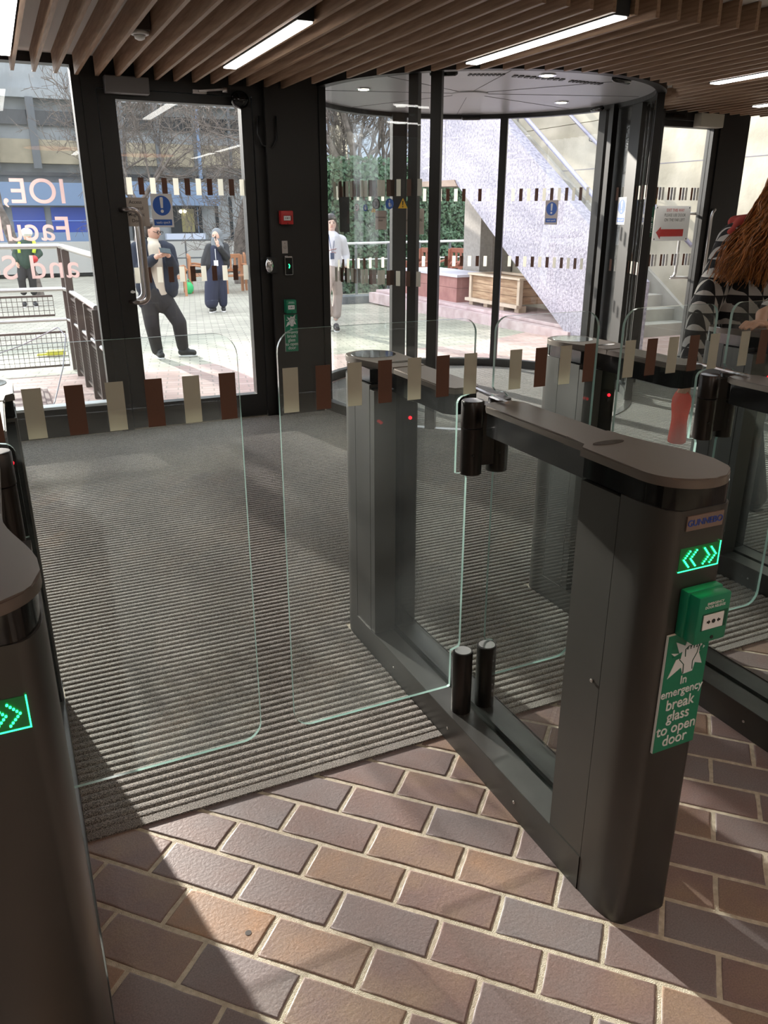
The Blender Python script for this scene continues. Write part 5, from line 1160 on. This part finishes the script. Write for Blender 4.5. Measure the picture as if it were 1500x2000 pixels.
C_ = MB()
capsule(C_, sh_l + Vector((.03, 0, -.02)), sh_r - Vector((.03, 0, .02)), .10, .10); capsule(C_, (cx_, YB, 1.36), (cx_, YB, 1.05), .20, .20); capsule(C_, (cx_ - .06, YB, 1.35), (cx_ - .07, YB, .85), .16, .20); capsule(C_, (cx_ + .06, YB, 1.35), (cx_ + .07, YB, .85), .16, .20)
capsule(C_, sh_l, el_l, .092, .076); capsule(C_, el_l, wr_l.lerp(el_l, .06), .076, .066)
capsule(C_, sh_r, el_r, .09, .075); capsule(C_, el_r, wr_r.lerp(el_r, .2), .075, .06)
fuse(C_, 'coat', hound(), .010, W_, 3)
C_ = MB(); cc = J(1432, 438, -.01); capsule(C_, cc + Vector((-.01, -.01, -.045)), cc + Vector((.06, .0, .005)), .030, .036); capsule(C_, cc + Vector((.06, -.01, .005)), cc + Vector((.24, -.02, .03)), .032, .032); capsule(C_, cc + Vector((.06, .05, .01)), cc + Vector((.28, .05, .03)), .032, .032); fuse(C_, 'scarf', mat('red_knit', (.40, .06, .05), .9), .008, W_, 3)
C_ = MB()
for a, b_, c in ((hpl, kl, al), (hpr, kr, ar)): capsule(C_, a, b_, .105, .078); capsule(C_, b_, c, .075, .06)
capsule(C_, hpl, hpr, .12, .12); fuse(C_, 'trousers', M_trou, .010, W_, 2)
shoe(W_, (al.x, al.y - .04, .009), (al.x, al.y + .20, .009), m=M_dark, sole=M_dark); shoe(W_, (ar.x, ar.y - .04, .009), (ar.x + .02, ar.y + .20, .009), m=M_dark, sole=M_dark)
# hair: a base mass with many wavy locks
C_ = MB(); ell(C_, hc + Vector((0, -.015, .03)), (.105, .115, .125)); capsule(C_, hc + Vector((-.03, -.05, -.02)), J(1480, 460, -.08), .10, .10); capsule(C_, J(1478, 460, -.08), J(1462, 515, -.09), .10, .075); capsule(C_, hc + Vector((.06, -.06, -.05)), hc + Vector((.08, -.10, -.33)), .10, .12)
M_aub = mat('auburn_hair', (.13, .040, .010), .36, color2=(.52, .20, .05), noise_scale=7, stretch=(8, 8, 1.2))
hb = fuse(C_, 'hair', M_aub, .009, W_, 3)
rn = random.Random(5); x = MB()
for cl in range(120):
    az0 = rn.uniform(R(150), R(372)); el0 = rn.uniform(.1, 1.25); left = math.cos(az0) < .5
    ex0 = rn.uniform(1398, 1505) if left else rn.uniform(1520, 1620); ey0 = rn.uniform(505, 556) if ex0 > 1420 else rn.uniform(520, 548); ph0 = rn.uniform(0, 6.3); am0 = rn.uniform(.008, .020); fq0 = rn.uniform(1.8, 3.0); dy0 = rn.uniform(-.20, -.02)
    for i in range(10):
        az = az0 + rn.gauss(0, .10); el = el0 + rn.gauss(0, .07)
        p = hc + Vector((.107 * math.cos(az) * math.cos(el), .117 * math.sin(az) * math.cos(el) - .015, .03 + .127 * math.sin(el)))
        e = J(ex0 + rn.gauss(0, 7), ey0 + rn.gauss(0, 6), dy0 + rn.gauss(0, .012)); ph = ph0 + rn.gauss(0, .35); am = am0 * rn.uniform(.7, 1.2); pts = []
        mid = Vector((e.x * .6 + p.x * .4 - .04 * (1 if left else -1), min(p.y, e.y) - .02, p.z * .55 + e.z * .45))
        for k in range(17):
            t = k / 16; b_ = p * (1 - t) ** 2 + mid * 2 * t * (1 - t) + e * t * t; am2 = am * min(1, t * 2.0)
            pts.append(b_ + Vector((math.sin(ph + t * fq0 * 6.28) * am2, math.cos(ph + t * fq0 * 6.28) * am2, 0)))
        x.tube(pts, [.0014 + .0026 * math.sin(math.pi * min(1, .12 + .85 * k / 16)) for k in range(17)], 4)
lk = x.build('locks', M_aub, hb, recalc=False, kind='stuff')
# bottle
bo = empty('drink_bottle', bb, label='translucent coral pink drink bottle held low by the person in the checked coat', cat='bottle')
M_bot = mat('coral_plastic', (.95, .13, .09), .18); 
N_ = M_bot.node_tree.nodes; L_ = M_bot.node_tree.links; tr = N_.new('ShaderNodeBsdfTranslucent'); tr.inputs[0].default_value = (1, .22, .16, 1); tp_ = N_.new('ShaderNodeBsdfTransparent'); tp_.inputs[0].default_value = (1, .55, .5, 1)
m1_ = N_.new('ShaderNodeMixShader'); m1_.inputs[0].default_value = .6; m2_ = N_.new('ShaderNodeMixShader'); m2_.inputs[0].default_value = .28
L_.new(N_['Principled BSDF'].outputs[0], m1_.inputs[1]); L_.new(tr.outputs[0], m1_.inputs[2]); L_.new(m1_.outputs[0], m2_.inputs[1]); L_.new(tp_.outputs[0], m2_.inputs[2]); L_.new(m2_.outputs[0], N_['Material Output'].inputs[0])
Lb = (bt - bb).length; prof = [(0, .040), (.02, .047), (.06, .048), (.28, .043), (.42, .0405), (.55, .043), (.72, .050), (.84, .049), (.94, .038), (1.0, .026), (1.12, .0235)]
up = -ax; x = MB(); x.tube([up * Lb * t for t, _ in prof], [r_ for _, r_ in prof], 28); x.build('bottle_body', M_bot, bo)
x = MB(); x.tube([up * Lb * 1.10, up * Lb * 1.24], [.027, .027], 20); x.build('cap', M_red, bo)
x = MB(); x.tube([up * Lb * .02, up * Lb * .40], [.034, .034], 20); x.build('water', mat('coral_water', (.8, .25, .18), .1), bo)
